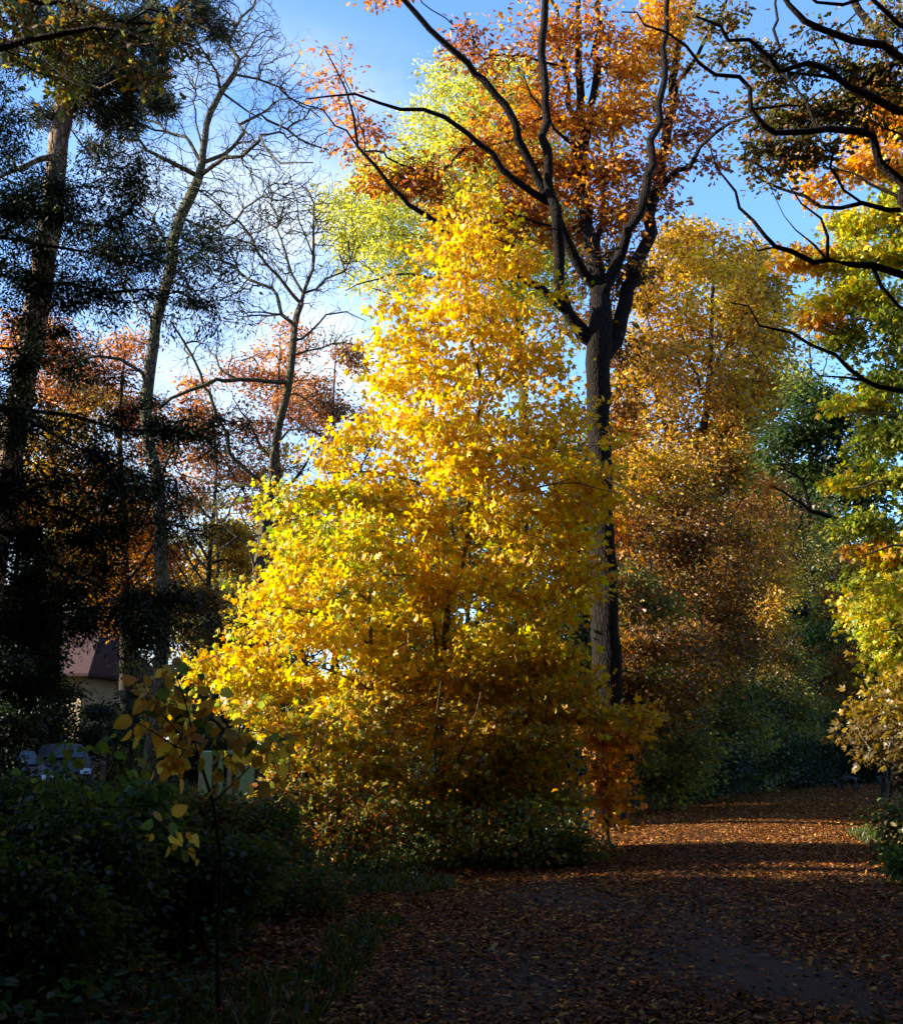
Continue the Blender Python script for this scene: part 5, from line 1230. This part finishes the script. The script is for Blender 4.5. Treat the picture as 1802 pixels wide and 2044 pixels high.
# ------------------------------------------------------------------ foreground undergrowth, left
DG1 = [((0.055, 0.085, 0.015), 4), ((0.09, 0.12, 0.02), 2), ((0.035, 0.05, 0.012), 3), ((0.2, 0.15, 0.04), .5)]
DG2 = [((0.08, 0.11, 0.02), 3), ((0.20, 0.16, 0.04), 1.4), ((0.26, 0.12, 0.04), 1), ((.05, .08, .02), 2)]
FG = 'dark shrubs along the left side'
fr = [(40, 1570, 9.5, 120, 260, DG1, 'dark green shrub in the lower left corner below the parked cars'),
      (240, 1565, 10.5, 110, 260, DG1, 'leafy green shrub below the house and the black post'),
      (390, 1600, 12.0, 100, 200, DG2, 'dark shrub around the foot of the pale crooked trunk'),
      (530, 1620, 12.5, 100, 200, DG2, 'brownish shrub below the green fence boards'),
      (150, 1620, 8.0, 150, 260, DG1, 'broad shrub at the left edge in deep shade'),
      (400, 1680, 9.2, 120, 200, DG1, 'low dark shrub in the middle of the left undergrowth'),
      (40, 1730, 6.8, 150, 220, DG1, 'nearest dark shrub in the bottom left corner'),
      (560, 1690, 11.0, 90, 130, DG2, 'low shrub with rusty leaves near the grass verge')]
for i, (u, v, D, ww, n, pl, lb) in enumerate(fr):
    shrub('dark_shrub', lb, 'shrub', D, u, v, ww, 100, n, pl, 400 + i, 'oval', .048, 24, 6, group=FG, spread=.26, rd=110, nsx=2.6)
# leafy shoots that stick up out of them
for i, (u, v, D, x, lb) in enumerate([(95, 1465, 8.6, 1, 'green shoot leaning right in front of the parked cars'), (215, 1440, 9.2, 1, 'taller green spray in front of the black post'), (330, 1480, 9.0, -1, 'green spray just left of the yellow hazel leaves')]):
    shrub('leafy_shoot', lb, 'shoot', D, u, v, 34, 60, 34, [((0.10, 0.17, 0.04), 3), ((0.22, 0.26, 0.05), 1)], 420 + i, 'heart', .075, 8, 2, group=FG, spread=.2, lean=.2 * x)
# yellow hazel sapling close by: big single leaves
tree('hazel_sapling', 'near hazel sapling with big dull yellow leaves in front of the crooked trunk', 'sapling', D=7.2,
    trunk=[(440, 2010, 11), (436, 1850, 9), (440, 1720, 8), (425, 1600, 7), (400, 1500, 5), (370, 1400, 3.5), (345, 1330, 2)],
    limbs=[dict(p=[(425, 1600), (470, 1560), (520, 1540), (560, 1520)], w=(5, 1.5), dd=.2), dict(p=[(410, 1540), (350, 1500), (300, 1450), (262, 1435)], w=(4, 1.5), dd=-.2), dict(p=[(395, 1480), (330, 1420), (280, 1385), (250, 1380)], w=(3.5, 1.2), dd=-.1),
           dict(p=[(405, 1500), (450, 1460), (500, 1450), (545, 1465)], w=(4, 1.2), dd=.1), dict(p=[(440, 1700), (380, 1690), (340, 1660), (325, 1640)], w=(3, 1), dd=-.3), dict(p=[(438, 1760), (400, 1740), (370, 1710)], w=(3, 1), dd=.1)],
    blobs=[(330, 1340, 28, 24, 5), (262, 1388, 20, 10, 3), (300, 1395, 20, 14, 3), (345, 1400, 30, 30, 6), (375, 1380, 20, 20, 3), (285, 1450, 30, 10, 4), (330, 1450, 26, 22, 5), (360, 1480, 34, 24, 8), (390, 1440, 24, 24, 4), (430, 1410, 24, 20, 3), (440, 1470, 26, 20, 5), (480, 1470, 30, 20, 6),
           (350, 1520, 26, 18, 4), (450, 1530, 22, 22, 4), (520, 1480, 34, 22, 7), (560, 1500, 26, 20, 4), (480, 1560, 24, 22, 4), (330, 1650, 20, 14, 3), (370, 1690, 24, 14, 2), (400, 1720, 14, 10, 1), (545, 1540, 20, 14, 3)],
    pals=[HAZEL], bark=M_THIN, leaf='heart', lsize=.078, per=3.4, spread=.09, seed=431, rtip=.0016, seg=.08, clump=.1, thr=-9, minz=.8, droop=1.6, up=.2, flat=1.0, base_flare=1.1, crown_name='foliage', bf=.2)
# ground cover
rn_ = np.random.default_rng(440)
pts = scatter(9000, -8, 4, 5.0, 17, rn_, 0.7, 9, thr=-.25)
n_ = len(pts); pts[:, 2] += rn_.random(n_) ** 1.5 * .42 + .03
ax_ = rn_.normal(0, 1, (n_, 3)); nr_ = rn_.normal(0, .5, (n_, 3)); nr_[:, 2] = 1
rep = 4
pp = np.repeat(pts, rep, axis=0) + rn_.normal(0, .06, (n_ * rep, 3)); pp[:, 2] = np.maximum(pp[:, 2], .03)
ax_ = rn_.normal(0, 1, (n_ * rep, 3)); ax_[:, 2] *= .5; nr_ = rn_.normal(0, .5, (n_ * rep, 3)); nr_[:, 2] = 1
o = leaves_mesh('ground_cover', pp, ax_, nr_, np.clip(rn_.normal(.06, .015, n_ * rep), .03, .1), pick_colors([((.045, .085, .022), 4), ((.08, .12, .03), 2), ((.13, .08, .03), 1)], n_ * rep, rn_), 'oval', M_LEAF_GLOSS)
tag(o, 'low dark nettles and brambles covering the bank left of the path', 'ground cover', kind='stuff')
pts = scatter(9000, -9, 13, 15, 30, rn_, 0.2, 12, thr=-.2)
n_ = len(pts); rep = 4
pp = np.repeat(pts, rep, axis=0) + rn_.normal(0, .08, (n_ * rep, 3)); pp[:, 2] = np.maximum(pp[:, 2] + rn_.random(n_ * rep) ** 1.5 * .5, .03)
ax_ = rn_.normal(0, 1, (n_ * rep, 3)); ax_[:, 2] *= .5; nr_ = rn_.normal(0, .5, (n_ * rep, 3)); nr_[:, 2] = 1
o = leaves_mesh('woodland_ground_cover', pp, ax_, nr_, np.clip(rn_.normal(.075, .015, n_ * rep), .03, .12), pick_colors([((.07, .11, .025), 3), ((.2, .15, .04), 1.5), ((.28, .12, .035), 1)], n_ * rep, rn_), 'oval', M_LEAF)
tag(o, 'green and rusty low plants under the maples', 'ground cover', kind='stuff')

# ------------------------------------------------------------------ dog on the path
def dog():
    x, y = P(1694, 1584, 40)[0], 40.0
    cx, hw = np.interp(y, _py, _px), np.interp(y, _py, _pw)
    root = empty('dog', (x, y, float(path_z(np.array(x), y))))
    tag(root, 'small black dog sniffing the ground on the far part of the path', 'dog')
    m = plain('black_fur', (0.010, 0.010, 0.011), .7, .2, 30)
    # joints: trunk, head lowered to the left, legs, tail
    V = []; E = []; RA = []
    def j(p, r, par=None):
        V.append(p); RA.append(r)
        if par is not None: E.append((par, len(V) - 1))
        return len(V) - 1
    rump = j((.20, 0, .40), (.085, .10)); loin = j((.06, 0, .415), (.085, .095), rump); rib = j((-.08, 0, .40), (.105, .125), loin); chest = j((-.19, 0, .385), (.10, .12), rib)
    neck = j((-.27, 0, .35), (.07, .075), chest); nk2 = j((-.335, -.01, .27), (.058, .062), neck); skull = j((-.375, -.02, .205), (.058, .062), nk2); brow = j((-.395, -.025, .16), (.045, .045), skull)
    muz = j((-.415, -.03, .105), (.030, .032), brow); nose = j((-.425, -.032, .065), (.018, .018), muz)
    for s_ in (-1, 1):
        f = .04 if s_ > 0 else -.03
        sh = j((-.19 + f * .3, s_ * .065, .32), (.05, .05), chest); el = j((-.175 + f, s_ * .075, .22), (.034, .034), sh); wr = j((-.19 + f, s_ * .075, .10), (.022, .022), el); pw = j((-.20 + f, s_ * .075, .028), (.022, .022), wr); j((-.235 + f, s_ * .075, .018), (.022, .016), pw)
        hp = j((.205 + f * .3, s_ * .065, .34), (.068, .075), rump); kn = j((.155 - f, s_ * .08, .235), (.045, .045), hp); hk = j((.255 - f, s_ * .08, .14), (.024, .024), kn); ft = j((.235 - f, s_ * .08, .03), (.021, .021), hk); j((.195 - f, s_ * .08, .018), (.022, .016), ft)
    t1 = j((.29, 0, .43), (.026, .026), rump); t2 = j((.35, .02, .40), (.020, .020), t1); j((.40, .03, .33), (.012, .012), t2)
    for s_ in (-1, 1):
        e1 = j((-.355, s_ * .055 - .02, .225), (.022, .016), skull); j((-.375, s_ * .085 - .02, .165), (.014, .008), e1)
    me = bpy.data.meshes.new('body'); me.from_pydata(V, E, []); me.materials.append(m)
    o = bpy.data.objects.new('body', me); COL.objects.link(o); o.parent = root
    sk = o.modifiers.new('skin', 'SKIN'); sb = o.modifiers.new('sub', 'SUBSURF'); sb.levels = 2; sb.render_levels = 2
    if not me.skin_vertices: 
        bpy.context.view_layer.objects.active = o; bpy.ops.object.select_all(action='DESELECT'); o.select_set(True)
        bpy.ops.mesh.customdata_skin_add()
    for k, r in enumerate(RA): me.skin_vertices[0].data[k].radius = r
    me.skin_vertices[0].data[0].use_root = True
    for p in me.polygons: p.use_smooth = True
    root.rotation_euler = (0, 0, R(-12)); root.scale = (1.05, 1.05, 1.05)
dog()

# ------------------------------------------------------------------ parked cars seen through the bushes
def car(name, label, loc, rz, paint, kindh=1.5):
    root = empty(name, loc); tag(root, label, 'car', 'cars parked at the roadside')
    glass = plain('car_glass', (0.01, 0.013, 0.015), .2, .05, 3)
    rub = plain('tyre_rubber', (0.012, 0.012, 0.012), .8); chrome = plain('rim_metal', (0.45, 0.46, 0.47), .3, .05, 5, 1.0)
    lampm = plain('headlamp', (0.6, 0.62, 0.62), .12, .05, 20); blk = plain('black_trim', (0.015, 0.015, 0.015), .5)
    # side profile (x forward, z up), lofted across with tumblehome
    prof = [(-2.15, .34), (-2.2, .62), (-2.12, .95), (-1.55, 1.02), (-.95, 1.40), (-.2, 1.47), (.45, 1.44), (1.15, 1.02), (1.85, .90), (2.15, .72), (2.2, .45), (2.1, .28)]
    ys = [-.88, -.80, -.62, 0, .62, .80, .88]
    v = []; f = []
    for yy in ys:
        a = abs(yy) / .88
        for (x, z) in prof:
            zz = z; xs = x * (1 - .06 * a ** 3)
            if z > 1.03: zz = z - .05 * a ** 2; 
            if abs(yy) > .85: zz = min(z, .98)
            elif abs(yy) > .7 and z > 1.03: zz = z - .10
            v.append((xs, yy * (1.0 if zz <= 1.03 else .82), zz))
    n = len(prof)
    for a in range(len(ys) - 1):
        for k in range(n - 1): i = a * n + k; f.append((i, i + 1, i + n + 1, i + n))
        f.append((a * n + n - 1, a * n, (a + 1) * n, (a + 1) * n + n - 1))
    f.append(tuple(range(n))[::-1]); f.append(tuple(range((len(ys) - 1) * n, len(ys) * n)))
    me = bpy.data.meshes.new('body'); me.from_pydata(v, [], f); me.materials.append(paint)
    for p in me.polygons: p.use_smooth = True
    o = bpy.data.objects.new('body', me); COL.objects.link(o); o.parent = root
    b = o.modifiers.new('bev', 'BEVEL'); b.width = .03; b.segments = 2; b.limit_method = 'ANGLE'
    mb = MB(); mb.poly([(1.13, -.60, 1.055), (1.13, .60, 1.055), (.52, .56, 1.405), (.52, -.56, 1.405)], (.03, 0, .03)); mb.build('windscreen', glass, root)
    mb = MB(); mb.poly([(-1.50, .58, 1.06), (-1.50, -.58, 1.06), (-1.0, -.54, 1.365), (-1.0, .54, 1.365)], (-.03, 0, .03)); mb.build('rear_window', glass, root)
    for s_ in (-1, 1):
        mb = MB(); mb.poly([(.95, s_ * .735, 1.05), (.45, s_ * .70, 1.33), (-.05, s_ * .70, 1.36), (-.05, s_ * .735, 1.05)], (0, s_ * .03, 0)); mb.build('side_window', glass, root)
        mb = MB(); mb.poly([(-.12, s_ * .735, 1.05), (-.12, s_ * .70, 1.36), (-.85, s_ * .70, 1.30), (-1.30, s_ * .735, 1.05)], (0, s_ * .03, 0)); mb.build('side_window', glass, root)
        mb = MB(); mb.poly([(2.16, s_ * .50, .66), (2.16, s_ * .80, .66), (2.05, s_ * .82, .80), (2.05, s_ * .50, .80)], (.05, 0, .01)); mb.build('headlight', lampm, root)
        mb = MB(); mb.box((.95, s_ * .86 - .02 + (0 if s_ > 0 else -.12), 1.0), (1.10, s_ * .86 + .12 + (0 if s_ > 0 else -.10), 1.12), .03); mb.build('wing_mirror', paint, root)
        for x in (-1.35, 1.35):
            mb = MB(); mb.cyl((x, s_ * .70, .33), (x, s_ * .90, .33), .33, .33, 24); t = mb.build('wheel', rub, root)
            mb = MB(); mb.cyl((x, s_ * .88, .33), (x, s_ * .912, .33), .21, .19, 16); mb.build('rim', chrome, t)
    mb = MB(); mb.box((2.19, -.42, .56), (2.235, .42, .74), .01); mb.build('grille', blk, root)
    mb = MB(); mb.box((2.13, -.84, .30), (2.26, .84, .44), .03); mb.build('bumper', blk, root)
    mb = MB(); mb.box((2.262, -.26, .45), (2.275, .26, .56)); mb.build('number_plate', plain('plate', (.6, .6, .58), .4), root)
    root.rotation_euler = (0, 0, rz)
    root.scale = (1, 1, kindh / 1.47)
    return root
p1 = P(120, 1570, 37); p2 = P(15, 1570, 33)
car('parked_car', 'dark blue parked car glimpsed through the shrubs at the left', (p1[0], 37, 0), R(-70), plain('dark_blue_paint', (0.010, 0.013, 0.018), .5, .05), 1.7)
car('parked_car', 'silver grey parked car cut off by the left edge of the picture', (p2[0], 33, 0), R(-60), plain('silver_paint', (0.05, 0.05, 0.052), .5, .05), 1.5)
o = mesh_obj('road', [(-60, 28, .012), (-9, 30, .012), (-9, 44, .012), (-60, 46, .012)], [0, 1, 2, 3], [4], plain('asphalt', (.05, .05, .05), .9)); tag(o, kind='structure')

# ------------------------------------------------------------------ house far behind on the left
def house():
    x0 = P(181, 1400, 50)[0]
    root = empty('house', (x0 - 4.4, 50, -1.05)); tag(root, 'cream rendered house with a dark red tiled roof behind the trees on the left', 'house')
    wall = plain('cream_render', (0.62, 0.47, 0.28), .85, .06, 3); tile = plain('red_roof_tiles', (0.045, 0.014, 0.010), .9, .3, 14)
    white = plain('white_frame', (0.75, 0.75, 0.73), .5, .03); gl = plain('window_glass', (0.03, 0.035, 0.04), .08, .02); br = plain('plinth', (.30, .28, .25), .9, .15)
    mb = MB(); mb.box((-6, 0, .6), (4.2, 8, 5.6)); mb.build('wall', wall, root)
    mb = MB(); mb.box((-6.05, -.05, 0), (4.25, 8.05, .6)); mb.build('plinth', br, root)
    mb = MB(); mb.poly([(-6.5, -.5, 5.602), (4.7, -.5, 5.602), (4.7, 8.5, 5.602), (-6.5, 8.5, 5.602)], (0, 0, .12))
    i = len(mb.v); mb.v += [(-6.5, -.5, 5.724), (4.7, -.5, 5.724), (4.7, 8.5, 5.724), (-6.5, 8.5, 5.724), (-5.2, 4, 8.6), (3.2, 4, 8.6)]
    mb.f += [(i, i+1, i+5, i+4), (i+1, i+2, i+5), (i+2, i+3, i+4, i+5), (i+3, i, i+4), (i, i+3, i+2, i+1)]
    rf = mb.build('roof', tile, root)
    mb = MB(); mb.box((-2.4, 3.4, 7.6), (-1.6, 4.3, 9.6)); mb.build('chimney', plain('brick', (.25, .09, .06), .9, .2, 12), rf)
    for (wx, wz) in ((-4.9, 3.2), (-2.2, 3.2), (.5, 3.2), (2.5, 3.2), (-4.9, 1.1), (-2.2, 1.1), (2.5, 1.1)):
        mb = MB()
        mb.box((wx - .55, -.06, wz), (wx + .55, -.003, wz + .09)); mb.box((wx - .55, -.06, wz + 1.41), (wx + .55, -.003, wz + 1.5)); mb.box((wx - .55, -.06, wz + .092), (wx - .46, -.003, wz + 1.408)); mb.box((wx + .46, -.06, wz + .092), (wx + .55, -.003, wz + 1.408)); mb.box((wx - .04, -.055, wz + .092), (wx + .04, -.003, wz + 1.408))
        fw = mb.build('window', white, root)
        mb = MB(); mb.box((wx - .458, -.03, wz + .094), (wx - .043, -.004, wz + 1.406)); mb.box((wx + .043, -.03, wz + .094), (wx + .458, -.004, wz + 1.406)); mb.build('pane', gl, fw)
    mb = MB(); mb.box((.1, -.08, .62), (1.1, -.004, 2.7), .01); dr_ = mb.build('door', plain('brown_door', (.12, .06, .03), .5), root)
    mb = MB(); mb.cyl((.25, -.14, 1.6), (.25, -.08, 1.6), .04, .03, 8); mb.build('handle', white, dr_)
    root.rotation_euler = (0, 0, R(-8))
house()

# ------------------------------------------------------------------ black post, green boards, wire
q = P(203, 1600, 21.5); gq = gz(q[0], 21.5)
rt = empty('gate_post', (q[0], 21.5, gq)); tag(rt, 'square black metal post standing among the shrubs under the house', 'post')
blk = plain('black_iron', (0.006, 0.006, 0.006), .9)
mb = MB(); mb.box((-.045, -.045, -.1), (.045, .045, 1.72), .006); mb.build('post', blk, rt)
mb = MB(); mb.box((-.055, -.055, 1.722), (.055, .055, 1.75), .008); mb.build('cap', blk, rt)
fg = plain('green_painted_boards', (0.022, 0.065, 0.04), .6, .15, 3)
q = P(402, 1600, 21.0); gq = gz(q[0], 21)
rt = empty('board_fence', (q[0], 21.0, gq)); tag(rt, 'weathered green painted board fence with gaps behind the yellow hazel leaves', 'fence')
px_ = 21.0 / FOC * 1.02
top = P(402, 1497, 21)[2] - gq
for (a, b) in ((0, 18), (30, 39), (63, 99)):
    mb = MB(); mb.box((a * px_, -.02, .06), (b * px_, .02, top - .03), .006)
    mb.build('board', fg, rt)
mb = MB(); mb.box((-.06, .025, top - .10), (1.02, .07, top - .02), .008); mb.build('rail', fg, rt)
mb = MB(); mb.box((-.06, .025, .35), (1.02, .07, .43), .008); mb.build('rail', fg, rt)
for a in (-.05, .47, .98):
    mb = MB(); mb.box((a - .04, .075, -.1), (a + .04, .155, top + .03), .008); mb.build('post', plain('fence_post_wood', (.05, .055, .04), .8), rt)
